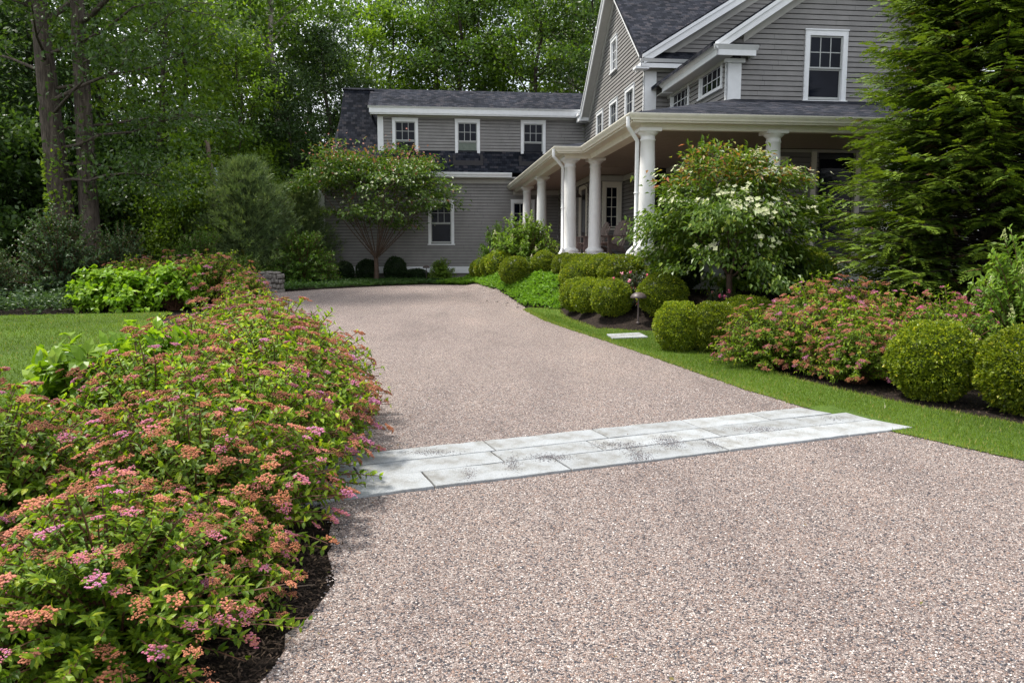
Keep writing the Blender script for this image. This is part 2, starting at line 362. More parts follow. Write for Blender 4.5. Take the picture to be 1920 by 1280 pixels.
        Z = np.broadcast_to(Vt[None, :, 2], X.shape) * flat
        V = C[:, None] + R[:, None, None] * np.stack([X, Y, Z], -1) * rng.uniform(.8, 1.2, (n, 12, 1))
        F = (np.arange(n)[:, None, None] * 12 + Ft[None]).reshape(-1, 3)
        s.add(V.reshape(-1, 3), [F], np.repeat(tint, 20))
    def mesh(s, name, smooth=False):
        me = bpy.data.meshes.new(name)
        V = np.concatenate(s.V) if s.V else np.zeros((0, 3))
        q = np.concatenate(s.F[4]) if s.F[4] else np.zeros((0, 4), int)
        t = np.concatenate(s.F[3]) if s.F[3] else np.zeros((0, 3), int)
        tint = np.concatenate([np.concatenate(s.T[4]) if s.T[4] else np.zeros(0), np.concatenate(s.T[3]) if s.T[3] else np.zeros(0)])
        me.vertices.add(len(V)); me.vertices.foreach_set('co', V.astype(np.float32).ravel())
        loops = np.concatenate([q.ravel(), t.ravel()]).astype(np.int32)
        me.loops.add(len(loops)); me.loops.foreach_set('vertex_index', loops)
        st = np.concatenate([np.arange(len(q)) * 4, len(q)*4 + np.arange(len(t)) * 3]).astype(np.int32)
        me.polygons.add(len(st)); me.polygons.foreach_set('loop_start', st)
        try: me.polygons.foreach_set('loop_total', np.concatenate([np.full(len(q), 4), np.full(len(t), 3)]).astype(np.int32))
        except Exception: pass
        me.update(calc_edges=True)
        at = me.attributes.new('tint', 'FLOAT', 'FACE'); at.data.foreach_set('value', np.clip(tint, 0, 1).astype(np.float32))
        me.polygons.foreach_set('use_smooth', np.full(len(st), smooth))
        me.validate()
        return me
    def obj(s, name, mat, parent=None, smooth=False, off=None, mesh=None):
        if off is not None: s.V = [v - np.array(off) for v in s.V]
        me = s.mesh(name, smooth); me.materials.append(mat)
        o = bpy.data.objects.new(name, me); COL.objects.link(o)
        if parent is not None: o.parent = parent
        return o

def tag(o, label=None, cat=None, group=None, kind=None):
    if label: o['label'] = label
    if cat: o['category'] = cat
    if group: o['group'] = group
    if kind: o['kind'] = kind
    return o
def empty(name, loc, rz=0, sc=1):
    o = bpy.data.objects.new(name, None); COL.objects.link(o); o.location = loc; o.rotation_euler = (0, 0, rz)
    o.scale = (sc, sc, sc) if np.isscalar(sc) else sc
    o.empty_display_size = .2
    return o
PARTS = {}
def remember(root): PARTS[root.name] = [c for c in bpy.data.objects if c.parent == root]
def put(first, loc, rz=0, sc=1, label=None, cat=None, group=None, used=set()):
    """first use moves the thing itself; later uses copy the thing and each of its parts"""
    if first.name not in used:
        used.add(first.name); r = first
        if first.name not in PARTS: PARTS[first.name] = [c for c in COL.objects if c.parent == first]
    else:
        r = first.copy(); COL.objects.link(r)
        for ch in PARTS[first.name]:
            c = ch.copy(); COL.objects.link(c); c.parent = r
            for g in [g for g in ch.children]:
                d = g.copy(); COL.objects.link(d); d.parent = c
    r.location = loc; r.rotation_euler = (0, 0, rz)
    r.scale = (sc, sc, sc) if np.isscalar(sc) else sc
    tag(r, label, cat, group)
    return r

# ------------------------------------------------------------------ terrain
def interp(tab, y): return np.interp(y, [t[0] for t in tab], [t[1] for t in tab])
R_EDGE = [(-4, 8), (1, 6), (3, 5.2), (4.6, 4.35), (5.58, 3.79), (5.95, 3.52), (6.37, 3.27), (6.78, 3.05), (7.42, 2.81), (8.21, 2.52), (9.36, 2.21), (10.87, 1.81),
          (12.43, 1.36), (13.56, 1.01), (15.01, .62), (16.83, .31), (17.55, .20), (18.3, .0), (20.28, -.56), (24.4, -1.15), (25.5, -1.4), (26.1, -1.9), (26.47, -3.1)]
L_EDGE = [(-4, -1.3), (2, -.98), (2.7, -.95), (3.1, -.90), (3.5, -.87), (4, -.95), (4.7, -1.2), (5.5, -1.4), (7, -1.7), (9, -2.2), (12, -3.6), (15, -5.0), (18, -6.3), (20, -7.0),
          (21.7, -7.3), (22.6, -6.6), (23.63, -5.86), (24.86, -4.45), (26.47, -3.0)]
GR_UP = [(-4, 12), (1, 9), (3, 7.5), (5, 6.0), (6, 5.1), (6.67, 4.5), (7.1, 4.18), (7.5, 3.89), (8.07, 3.61), (8.77, 3.31), (10.31, 3.01), (11.68, 2.62), (12.4, 2.55), (12.78, 2.45),
         (12.9, 1.96), (13.36, 1.45), (14.73, 1.17), (16.0, 1.0), (16.3, .95), (17.4, .26)]
LAWN_R = [(-4, -4.2), (3, -3.9), (5, -4.0), (7, -4.3), (9, -4.9), (11, -5.5), (13, -6.2), (15, -6.9), (16.6, -7.3)]
LAWN_L = [(-4, -40), (15.4, -40), (15.7, -20), (15.8, -11), (16.0, -9.8), (16.3, -8.6), (16.6, -7.4)]
def wob(y, s, a): return a * (np.sin(y*7.3+s) + .6*np.sin(y*17.1+2*s) + .4*np.sin(y*31+s*3)) / 2
def strip_sheet(name, la, ra, y0, y1, off, mat, dy=.12, nx=40, wa=0, wb=0, sd=1):
    ys = np.arange(y0, y1 + dy*.5, dy); g = Geo(); V = []
    for y in ys:
        a = interp(la, y) + wob(y, sd, wa); b = interp(ra, y) + wob(y, sd + 1, wb)
        xs = a + (b - a) * np.linspace(0, 1, nx + 1)
        V.append(np.stack([xs, np.full(nx+1, y), gz(xs, y) + off], -1))
    V = np.concatenate(V); m = nx + 1
    i = np.arange(len(ys)-1)[:, None]*m; k = np.arange(nx)[None]
    g.add(V, [np.stack([i+k, i+k+1, i+k+1+m, i+k+m], -1).reshape(-1, 4)])
    return g.obj(name, mat, smooth=True)
def axis_vals(a, b, lo, hi, fine, coarse):
    return np.unique(np.round(np.concatenate([np.arange(lo, a, coarse), np.arange(a, b, fine), np.arange(b, hi + coarse, coarse)]), 4))
gx = axis_vals(-14, 14, -150, 150, .25, 4); gy = axis_vals(-4, 36, -40, 180, .25, 4)
XX, YY = np.meshgrid(gx, gy); ZZ = gz(XX, YY) - .03
ZZ += np.where((YY > 40), (np.clip(YY, 40, 120) - 40) * .02, 0)
g = Geo(); nx_ = len(gx)
i = np.arange(len(gy)-1)[:, None]*nx_; k = np.arange(nx_-1)[None]
g.add(np.stack([XX, YY, ZZ], -1).reshape(-1, 3), [np.stack([i+k, i+k+1, i+k+1+nx_, i+k+nx_], -1).reshape(-1, 4)])
tag(g.obj('ground', M['soil'], smooth=True), kind='structure')
tag(strip_sheet('driveway', L_EDGE, [(t[0], t[1] + .07) for t in R_EDGE], -4, 26.44, -.008, M['gravel'], wa=.05, wb=.012, nx=50), kind='structure')
tag(strip_sheet('lawn', R_EDGE, GR_UP, -4, 17.3, 0, M['turf'], wa=.02, wb=.03, nx=14), kind='structure')
tag(strip_sheet('lawn', LAWN_L, LAWN_R, -4, 16.6, 0, M['turf'], wb=.03, nx=50), kind='structure')

def inside(la, ra, x, y): return (x > interp(la, y) - .025 - .02*np.sin(y*23)*np.sin(y*9)) & (x < interp(ra, y) + .02)
# grass blades
def blades(name, la, ra, x0, x1, y0, y1, n, h, w, seed, nearbias=0.):
    r = np.random.default_rng(seed)
    x = r.uniform(x0, x1, n*3); y = y0 + (y1-y0) * r.uniform(0, 1, n*3) ** (1 + nearbias)
    k = inside(la, ra, x, y); x, y = x[k][:n], y[k][:n]; n = len(x)
    P = np.stack([x, y, gz(x, y) - .004], -1)
    D = np.stack([r.normal(0, .45, n), r.normal(0, .45, n), np.ones(n)], -1)
    Nn = np.stack([r.normal(0, 1, n), r.normal(0, 1, n), r.normal(0, .2, n)], -1)
    patch = .5 + .25*np.sin(x*1.3+y*.7) + .15*np.sin(x*3.1-y*2.3)
    t = np.clip(patch*.7 + r.normal(.06, .20, n), 0, 1); t = np.where(r.random(n) < .03, 1.0, t)
    e = np.minimum(np.abs(x - interp(la, y)), np.abs(x - interp(ra, y)))
    t = np.where((e < .10) & (r.random(n) < .5), r.uniform(.8, 1, n), t)
    bu = (x + 1.07) * .9285 + (y - 4.72) * .3714; bv = -(x + 1.07) * .3714 + (y - 4.72) * .9285
    ob = (bv > .0) & (bv < .96) & (bu < 4.86); P[ob, 2] -= .08
    g = Geo(); g.leaves(P, D, Nn, h*r.uniform(.5, 1.25, n), w*r.uniform(.7, 1.3, n), t, 'blade')
    return tag(g.obj(name, M['grass']), kind='stuff', label=None)
g1 = blades('grass', R_EDGE, GR_UP, 0, 8.5, 2.5, 17.2, 150000, .040, .006, 1)
tag(g1, 'short green turf in the curved strip along the right side of the driveway', 'grass')
g2 = blades('grass', LAWN_L, LAWN_R, -18, -3.8, 3.0, 16.6, 130000, .045, .011, 2)
tag(g2, 'mown bright green lawn behind the spirea border at the left', 'grass')

# loose pebbles over the near driveway
r = np.random.default_rng(5)
g = Geo()
n = 90000
y = 1.9 + 6.5 * r.random(n) ** 1.25; x = r.uniform(-1.3, 5.2, n)
k = inside(L_EDGE, R_EDGE, x - .02, y)
x, y = x[k], y[k]
# off the stone band
bu = (x + 1.07) * .9285 + (y - 4.72) * .3714; bv = -(x + 1.07) * .3714 + (y - 4.72) * .9285
k = ~((bv > -.01) & (bv < .99) & (bu < 4.75)); x, y = x[k], y[k]
# spilled grit on the band
for (cx, cy, sx, sy, m) in [(.0, 5.45, .03, .1, 420), (.28, 5.62, .08, .05, 700), (.85, 5.95, .12, .06, 700), (.95, 5.65, .05, .12, 700), (1.25, 6.05, .06, .10, 900), (1.6, 6.0, .05, .08, 300), (2.1, 6.45, .13, .06, 900),
                            (-.3, 5.2, .03, .08, 420), (-.62, 5.75, .1, .05, 420), (1.9, 6.15, .14, .04, 160), (2.9, 6.85, .08, .05, 120)]:
    x = np.append(x, r.normal(cx, sx, m)); y = np.append(y, r.normal(cy, sy, m))
n = len(x)
s_ = r.uniform(.0028, .0068, n)
onb = np.zeros(n); bu = (x + 1.07) * .9285 + (y - 4.72) * .3714; bv = -(x + 1.07) * .3714 + (y - 4.72) * .9285
onb = ((bv > -.01) & (bv < .99) & (bu < 4.8) & (bu > -.4)); s_ = np.where(onb, s_ * .65, s_)
C = np.stack([x, y, gz(x, y) - .008 + s_*.25 + np.where(onb, .017, 0)], -1)
t6 = np.array([(1,0,0),(0,1,0),(-1,0,0),(0,-1,0),(0,0,.75),(.6,.6,.35)], float)
a = r.uniform(0, 2*pi, n); ca, sa = np.cos(a)[:, None], np.sin(a)[:, None]
V = np.stack([t6[None, :, 0]*ca - t6[None, :, 1]*sa, t6[None, :, 0]*sa + t6[None, :, 1]*ca, np.broadcast_to(t6[None, :, 2], (n, 6))], -1)
V = C[:, None] + V * s_[:, None, None] * r.uniform(.6, 1.3, (n, 6, 1))
F = (np.arange(n)[:, None, None]*6 + np.array([(0,5,4),(5,1,4),(1,2,4),(2,3,4),(3,0,4),(0,1,5)])[None]).reshape(-1, 3)
g.add(V.reshape(-1, 3), [F], np.repeat(np.where(onb, r.uniform(0, .30, n), r.random(n)), 6))
tag(g.obj('gravel', M['pebble']), 'loose pink and grey pebbles lying over the driveway and the stone band', 'gravel', kind='stuff')

# mulch chips in the near bed edges
g = Geo(); r = np.random.default_rng(6)
n = 26000
x = r.uniform(-2.6, -.86, n); y = r.uniform(2.0, 5.2, n); k = x < interp(L_EDGE, y) + wob(y, 1, .05) + r.normal(0, .03, n)
x2 = r.uniform(1.0, 7.5, 26000); y2 = r.uniform(6.0, 13.5, 26000); k2 = x2 > interp(GR_UP, y2) + .02
x = np.concatenate([x[k], x2[k2]]); y = np.concatenate([y[k], y2[k2]]); n = len(x)
D = np.stack([r.normal(0, 1, n), r.normal(0, 1, n), r.normal(0, .25, n)], -1)
Nn = np.stack([r.normal(0, .4, n), r.normal(0, .4, n), np.ones(n)], -1)
g.leaves(np.stack([x, y, gz(x, y) - .022 + r.uniform(0, .022, n)], -1), D, Nn, r.uniform(.015, .05, n), r.uniform(.004, .012, n), r.beta(1.3, 2.2, n), 'quad')
tag(g.obj('mulch', M['chip']), 'dark shredded bark mulch in the planting beds', 'mulch', kind='stuff')

# ------------------------------------------------------------------ stone band across the drive
bd = np.array([.9285, .3714]); bn = np.array([-.3714, .9285]); B0 = np.array([-1.07, 4.72])
names_c = ['near', 'middle', 'far']
rr = random.Random(3)
vb = [0, .35, .66, .97]
rowlen = [[.95, 1.0, 1.35, 1.2, .62], [.55, 1.05, .82, 1.1, 1.0, .62], [.80, 1.12, .98, .9, .75, .70]]
ordn = ['first', 'second', 'third', 'fourth', 'fifth', 'sixth']
for c in range(3):
    s0 = -.45 if c == 0 else -.35
    lens = rowlen[c]; tot = sum(lens); end = 4.78 if c < 2 else 4.62; s0 = end - tot
    for i_, l in enumerate(lens):
        s1 = s0 + l; last = i_ == len(lens) - 1
        a, b = s0 + .007, s1 - .007; v0, v1 = vb[c] + .007, vb[c+1] - .007
        # outline with slightly rough edges
        out = []
        def edge(p, q, m, am):
            for t in np.linspace(0, 1, m, endpoint=False):
                out.append((p[0] + (q[0]-p[0])*t + (rr.uniform(-am, am) if 0 < t else 0), p[1] + (q[1]-p[1])*t + (rr.uniform(-am, am) if 0 < t else 0)))
        e0 = b + (.03 if (last and c == 1) else 0)
        cut = -.10 if (last and c == 2) else 0
        edge((a, v0), (b + (.10 if last and c == 0 else 0), v0), 12, .005); edge((b + (.10 if last and c == 0 else 0), v0), (b + cut, v1), 3, .003)
        edge((b + cut, v1), (a, v1), 12, .011 if c == 2 else .005); edge((a, v1), (a, v0), 3, .003)
        w = np.array([B0 + bd*p[0] + bn*(p[1] - .02*((p[0]-2.2)/2.2)**2 * 0) for p in out])
        cen = w.mean(0); zc = float(gz(cen[0], cen[1]))
        top = zc + .009 + rr.uniform(-.002, .002); tx, ty = rr.uniform(-.003, .003), rr.uniform(-.003, .003)
        V = []
        n = len(w)
        for (ins, z) in ((0, zc - .06), (0, top - .004 - zc + zc), (.004, top)):
            for p in w:
                d = (p - cen); q = cen + d * (1 - ins / max(.1, np.linalg.norm(d)))
                zz = z + float(gz(q[0], q[1]) - zc) + (tx*d[0] + ty*d[1] if z > zc else 0)
                V.append((q[0]-cen[0], q[1]-cen[1], zz-zc))
        g = Geo()
        Fq = [(k*n+i2, k*n+(i2+1) % n, (k+1)*n+(i2+1) % n, (k+1)*n+i2) for k in range(2) for i2 in range(n)]
        V.append((0, 0, top - zc)); g.add(V, [Fq, [(2*n+i2, 2*n+(i2+1) % n, 3*n) for i2 in range(n)]])
        o = g.obj('granite_paver', M['granite']); o.location = (cen[0], cen[1], zc)
        tag(o, 'grey granite slab in the %s row of the stone band, %s from its spirea end' % (names_c[c], ordn[i_]), 'paving slab', 'granite slabs of the band across the driveway')
        s0 = s1
g = Geo(); us = np.linspace(-.42, 4.6, 40)
V = []
for q_ in us:
    for w_ in (.02, .94):
        p = B0 + bd*q_ + bn*w_; V.append((p[0], p[1], float(gz(p[0], p[1])) - .004))
g.add(V, [[(2*i2, 2*i2+2, 2*i2+3, 2*i2+1) for i2 in range(39)]])
tag(g.obj('joint_sand', M['jsand']), kind='structure')
# stepping stone
g = Geo(); z = float(gz(1.85, 12.45))
P4 = [(1.56, 12.66), (2.10, 12.68), (2.19, 12.36), (1.60, 12.22)]
cen = np.mean(P4, 0)
V = [(p[0]-cen[0], p[1]-cen[1], zz) for zz in (-.04, .018) for p in P4] + [((p[0]-cen[0])*.98, (p[1]-cen[1])*.98, .024) for p in P4]
V = [(v[0], v[1], v[2] - (.06 if P4[i % 4][0] < 1.5 else 0)*0 + float(gz(v[0]+cen[0], v[1]+cen[1])) - z) for i, v in enumerate(V)]
g.add(V, [[(i, (i+1) % 4, 4+(i+1) % 4, 4+i) for i in range(4)] + [(4+i, 4+(i+1) % 4, 8+(i+1) % 4, 8+i) for i in range(4)] + [(8, 9, 10, 11)]])
o = g.obj('stepping_stone', M['granite']); o.location = (cen[0], cen[1], z)
tag(o, 'pale flat rectangular stepping stone set in the grass below the boxwoods', 'stepping stone')

# ------------------------------------------------------------------ house (u, v, z house axes)
HU, HV, HZ = 4.0, 24.0, .55
hx, hy = xy(HU, HV)
house = empty('house', (hx, hy, HZ), ANG)
tag(house, 'large grey clapboard house with white trim, dark shingle roofs and a columned wraparound porch', 'house')
OFF = (HU, HV, HZ)
def hp(geo, name, mat, parent=house, smooth=False): return geo.obj(name, mat, parent, smooth, OFF)

EXP = .117
CJ = random.Random(2)
def clap(g, face, plane, lo, hi, z0, z1, holes=()):
    """clapboards on a wall; lo(z), hi(z): ends of the wall; holes: (a0, a1, z0, z1)"""
    def P(a, d, z): return (a, plane - d, z) if face == 'front' else (plane - d, a, z)
    z = z0
    while z < z1 - .005:
        zt = min(z + EXP, z1); zb_ = z + .015  # slot left open: the near-black core stands in for each board's shadow line
        segs = [(lo(z), hi(z), lo(zt), hi(zt))]
        for (a0, a1, h0, h1) in holes:
            if zt > h0 and z < h1:
                new = []
                for (l0, r0, l1, r1) in segs:
                    if a1 <= l0 or a0 >= r0: new.append((l0, r0, l1, r1)); continue
                    if a0 > l0: new.append((l0, a0, min(l1, a0), a0))
                    if a1 < r0: new.append((a1, r0, a1, max(a1, r1)))
                segs = new
        cut = []
        for (l0, r0, l1, r1) in segs:
            if r0 - l0 > 1.6:
                m_ = l0 + (r0 - l0)*CJ.uniform(.25, .75)
                if l1 < m_ - .02 and r1 > m_ + .02: cut += [(l0, m_ - .002, l1, m_ - .002), (m_ + .002, r0, m_ + .002, r1)]; continue
            cut.append((l0, r0, l1, r1))
        for (l0, r0, l1, r1) in cut:
            if r0 - l0 < .01: continue
            l1 = min(l1, r1)
            d0, d1 = .020, .003
            g.quad(P(l0, d0, zb_), P(r0, d0, zb_), P(r1, d1, zt), P(l1, d1, zt))
            g.quad(P(l0, -.03, zb_), P(r0, -.03, zb_), P(r0, d0, zb_), P(l0, d0, zb_))
        z = zt
def window(face, plane, a0, a1, z0, z1, rows=2, cols=3, style='double', casing=.11, mat='white', curtain=False, sillh=.05, label=None, part='window'):
    def bx(g, p0, p1, d0, d1, q0, q1):
        if face == 'front': g.box(p0, p1, plane - d1, plane - d0, q0, q1)
        else: g.box(plane - d1, plane - d0, p0, p1, q0, q1)
    c = casing; i0, i1, j0, j1 = a0 + c, a1 - c, z0 + .035, z1 - c
    sg = Geo(); sw = .035
    def sash(b0, b1, d, nr, nc, bot):
        bx(sg, i0, i0 + sw, d, d + .035, b0, b1); bx(sg, i1 - sw, i1, d, d + .035, b0, b1)
        bx(sg, i0 + sw, i1 - sw, d, d + .035, b1 - sw, b1); bx(sg, i0 + sw, i1 - sw, d, d + .035, b0, b0 + bot)
        w = i1 - i0 - 2*sw; h = b1 - b0 - sw - bot
        for k in range(1, nc): x_ = i0 + sw + w*k/nc; bx(sg, x_ - .010, x_ + .010, d + .006, d + .028, b0 + bot, b1 - sw)
        for k in range(1, nr):
            zz = b0 + bot + h*k/nr
            for q in range(nc): bx(sg, i0 + sw + w*q/nc + (.010 if q else 0), i0 + sw + w*(q+1)/nc - (.010 if q < nc-1 else 0), d + .006, d + .026, zz - .010, zz + .010)
    mid = (j0 + j1) / 2
    pg = Geo()
    if style == 'double':
        sash(mid - .02, j1, -.035, rows, cols, .035); sash(j0, mid - .021, -.072, 1, 1, .055)
        bx(pg, i0 + .01, i1 - .01, -.028, -.018, mid, j1 - .02); bx(pg, i0 + .01, i1 - .01, -.062, -.052, j0 + .02, mid - .03)
    else:
        sash(j0, j1, -.045, rows, cols, .035); bx(pg, i0 + .01, i1 - .01, -.036, -.026, j0 + .02, j1 - .02)
    w = hp(sg, part, M['sash' if mat == 'white' and style == 'double' else mat])
    if label: w['label'] = label
    fg = Geo()
    bx(fg, a0, a0 + c, -.07, .042, z0, z1); bx(fg, a1 - c, a1, -.07, .042, z0, z1)
    bx(fg, a0 + c, a1 - c, -.07, .042, z1 - c, z1); bx(fg, a0 - .012, a1 + .012, 0, .062, z1, z1 + .028)
    bx(fg, a0 + .012, a0 + .03, .042, .050, z0, z1 - .01); bx(fg, a1 - .03, a1 - .012, .042, .050, z0, z1 - .01)
    hp(fg, 'window_frame', M[mat], w)
    s2 = Geo(); bx(s2, a0 - .03, a1 + .03, -.05, .075, z0 - sillh, z0 - .001); hp(s2, 'sill', M[mat], w)
    hp(pg, 'pane', M['glass'], w)
    if curtain:
        cg = Geo(); n = 24
        bx(cg, i0 + sw, i1 - sw, -.0505, -.0495, j0 + .055, mid - .06)
        hp(cg, 'curtain', M['curtain'], w)
    return w
def hole(a0, a1, z0, z1, c=.06): return (a0 + c, a1 - c, z0 + .0, z1 - c)

# --- wing
WV, WV2 = 30.6, 30.85
win_up = [(-1.26, -.27, 5.27, 6.80), (1.15, 2.12, 5.27, 6.80), (3.73, 4.71, 5.27, 6.80)]
win_lo = [(.07, 1.08, 2.02, 3.72), (3.31, 4.25, 2.02, 3.72)]
UC = 5.2
g = Geo(); clap(g, 'front', WV, lambda z: -3.86, lambda z: UC, 1.14, 4.36, [hole(*w) for w in win_lo]); hp(g, 'wall', M['siding'])
g = Geo(); clap(g, 'front', WV2, lambda z: -1.60, lambda z: 6.28, 5.60, 6.86, [hole(a, b, c, d) for a, b, c, d in win_up]); hp(g, 'wall', M['siding'])
for w in win_lo: window('front', WV, *w)
for k, w in enumerate(win_up): window('front', WV2, *w, curtain=(k == 1))
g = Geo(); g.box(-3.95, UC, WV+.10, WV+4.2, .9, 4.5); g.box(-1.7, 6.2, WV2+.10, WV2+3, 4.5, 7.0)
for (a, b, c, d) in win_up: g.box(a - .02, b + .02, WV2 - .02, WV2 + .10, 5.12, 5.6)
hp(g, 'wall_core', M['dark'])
for (a, b, c, d) in win_up:
    g = Geo()
    g.box(a - .10, a - .001, WV2 - .30, WV2 + .05, 4.95, 5.42); g.box(b + .001, b + .10, WV2 - .30, WV2 + .05, 4.95, 5.42)
    g.box(a - .10, b + .10, WV2 - .34, WV2 - .0, 5.02, 5.215)
    hp(g, 'window_flashing', M['plaster'])
g = Geo()                                               # corner boards, water table, friezes
g.box(-4.10, -3.86, WV - .035, WV + .25, 1.14, 4.36)
hp(g, 'corner_board', M['white'])
g = Geo(); g.box(-1.82, -1.60, WV2 - .035, WV2 + .2, 5.3, 6.86); hp(g, 'corner_board', M['white'])
g = Geo(); g.box(-4.12, UC, WV - .045, WV + .1, .88, 1.14); hp(g, 'water_table', M['white'])
g = Geo(); g.box(-4.05, UC, WV + .01, WV + .4, .2, .88); hp(g, 'foundation', M['concrete'])
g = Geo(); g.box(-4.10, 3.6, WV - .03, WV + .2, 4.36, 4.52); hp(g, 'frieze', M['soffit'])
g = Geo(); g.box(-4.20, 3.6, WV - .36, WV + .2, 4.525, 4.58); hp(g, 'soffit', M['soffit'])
gut = [(0, 0), (0, .16), (-.01, .17), (.12, .17), (.125, .155), (.115, .12), (.085, .085), (.08, .04), (.07, 0)]
gut = [(0, 0), (.075, 0), (.085, .05), (.12, .10), (.13, .15), (.13, .17), (0, .17)]
g = Geo(); g.prism([(WV - .36 - o, 4.56 + h) for o, h in gut], 'x', -4.42, 3.3); hp(g, 'gutter', M['white'])
g = Geo()                                               # steep roof with flared foot
prof = [(WV - .37, 4.74), (WV - .12, 4.99), (WV + .12, 5.40), (WV + 1.5, 8.12), (WV + 2.6, 8.12), (WV + 2.6, 4.74)]
ul = [-4.36, -4.0, -3.42, -3.18, -3.18, -4.2]
V = [(ul[i2], *prof[i2]) for i2 in range(6)] + [(-1.7, *p) for p in prof]
g.add(V, [[(i2, i2+1, 7+i2, 6+i2) for i2 in range(5)]])
g.add([V[0], V[1], V[2], V[3], V[4], V[5]], [[(0, 1, 5), (1, 2, 5), (2, 3, 4), (2, 4, 5)]])
V = [(a, *p) for a in (-1.7, 6.4) for p in ((WV - .37, 4.74), (WV - .12, 4.99), (WV2 + .02, 5.64), (WV2 + .02, 4.74))]
g.add(V, [[(0, 1, 5, 4), (1, 2, 6, 5)]])
hp(g, 'roof', M['roof_steep'])
g = Geo(); g.prism([(WV + 1.42, 8.09), (WV + 1.5, 8.17), (WV + 1.62, 8.13), (WV + 1.5, 8.06)], 'x', -3.22, -2.0); hp(g, 'ridge_cap', M['roof_steep'])
g = Geo()                                               # dormer roof
g.prism([(WV2 - .43, 7.20), (WV2 + 1.5, 8.20), (WV2 + 1.5, 8.06), (WV2 - .40, 7.12)], 'x', -2.14, 6.75)
g.prism([(WV2 + 1.5, 8.20), (WV2 + 4.2, 7.2), (WV2 + 4.2, 7.1), (WV2 + 1.5, 8.06)], 'x', -2.14, 6.75)
hp(g, 'roof', M['roof_wing'])
g = Geo(); g.box(-2.10, 6.42, WV2 - .40, WV2 - .37, 6.95, 7.12); g.box(-2.06, 6.2, WV2 - .37, WV2 - .345, 6.90, 7.0)
g.prism([(WV2 - .40, 7.115), (WV2 - .47, 7.19), (WV2 - .40, 7.195)], 'x', -2.15, 6.45)
g.box(-2.10, -2.07, WV2 - .37, WV2 + 1.2, 6.95, 7.12)
hp(g, 'cornice', M['white'])
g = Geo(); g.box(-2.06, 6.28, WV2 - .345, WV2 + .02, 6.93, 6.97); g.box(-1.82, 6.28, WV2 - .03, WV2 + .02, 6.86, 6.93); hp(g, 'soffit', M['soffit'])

# --- main block A : left gable wall at u = UA, front wall v = VA
UA, VA = 6.28, 22.35
RZ = lambda v: 7.10 + .79 * (v - 22.0) if v <= 26.1 else 10.34 - .85 * (v - 26.1)
def loA(z): return VA if z < 7.26 else 22.0 + (z + .09 - 7.10) / .79
def hiA(z): return 30.85 if z < 6.95 else min(30.85, 26.1 + (10.34 - z - .10) / .85) if z > 7.1 else 29.9
wa = [(23.38, 24.45, 5.25, 6.72), (25.46, 26.55, 5.25, 6.72), (27.55, 28.60, 5.25, 6.72)]
at = (25.62, 26.49, 7.68, 8.74)
g = Geo(); clap(g, 'left', UA, lambda z: min(loA(z), 26.1), lambda z: max(hiA(z), 26.1), 4.6, 10.2, [hole(*w) for w in wa] + [hole(*at)]); hp(g, 'wall', M['siding'])
for w in wa: window('left', UA, *w)
window('left', UA, *at, rows=3, cols=3, style='single', casing=.10)
g = Geo()
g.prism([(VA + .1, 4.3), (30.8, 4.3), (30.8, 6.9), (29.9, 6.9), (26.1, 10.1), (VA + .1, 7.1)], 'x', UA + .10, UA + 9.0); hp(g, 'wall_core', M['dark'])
g = Geo(); g.box(UA - .03, UA + .34, VA - .035, VA + .02, 4.6, 6.82); g.box(UA - .03, UA + .0, VA - .035, VA + .06, 4.6, 6.82); hp(g, 'corner_board', M['white'])
g = Geo(); clap(g, 'front', VA, lambda z: UA + .34 if z < 6.85 else 6.45 + max(0, (z - 7.2)) / .62, lambda z: 15.5, 4.8, 10.0); hp(g, 'wall', M['siding'])
g = Geo()                                               # front slope and rear slope
g.prism([(22.0 - .02, 7.10), (26.1, 10.36), (26.1, 10.24), (22.0, 6.98)], 'x', UA - .17, 16)
g.prism([(26.1, 10.36), (30.0, 7.04), (30.0, 6.92), (26.1, 10.24)], 'x', UA - .36, 16)
hp(g, 'roof', M['roof_main'])
g = Geo()                                               # rear rake: fascia, soffit, frieze; front rake: thin board
g.prism([(26.0, 10.30), (30.05, 6.855), (30.05, 6.66), (26.0, 10.09)], 'x', UA - .35, UA - .31)
g.prism([(26.0, 10.35), (30.05, 6.90), (30.05, 6.84), (26.0, 10.29)], 'x', UA - .39, UA - .35)
g.prism([(22.02, 6.98), (26.1, 10.23), (26.1, 10.15), (22.02, 6.90)], 'x', UA - .16, UA - .12)
hp(g, 'rake_board', M['white'])
g = Geo(); g.prism([(26.0, 10.22), (30.05, 6.78), (30.05, 6.74), (26.0, 10.18)], 'x', UA - .31, UA + .01)
g.prism([(26.0, 10.18), (29.9, 6.865), (29.9, 6.62), (26.0, 9.93)], 'x', UA - .045, UA + .0)
hp(g, 'rake_soffit', M['soffit'])
g = Geo(); g.box(UA - .40, UA + .04, 29.95, 30.55, 6.70, 6.93); g.box(UA - .44, UA + .04, 29.93, 30.55, 6.90, 7.0); hp(g, 'cornice_return', M['white'])
g = Geo(); g.box(UA - .36, UA + .03, 22.0, 22.33, 6.83, 6.90)
g.box(UA - .22, UA + 2.2, 22.0, 22.04, 6.86, 7.0); g.box(UA - .22, UA - .18, 22.0, 22.6, 6.86, 7.0)
g.prism([(22.0, 7.0), (21.93, 7.09), (22.0, 7.10)], 'x', UA - .24, UA + 2.2)
g.box(UA - .2, UA + 2.2, 22.04, VA, 6.96, 6.99)
hp(g, 'cornice', M['white'])
g = Geo(); g.box(UA - .05, UA + 2.2, VA - .045, VA + .01, 6.82, 6.93); g.box(UA - .10, UA + 2.2, 22.04, VA, 6.925, 6.955); hp(g, 'soffit', M['soffit'])
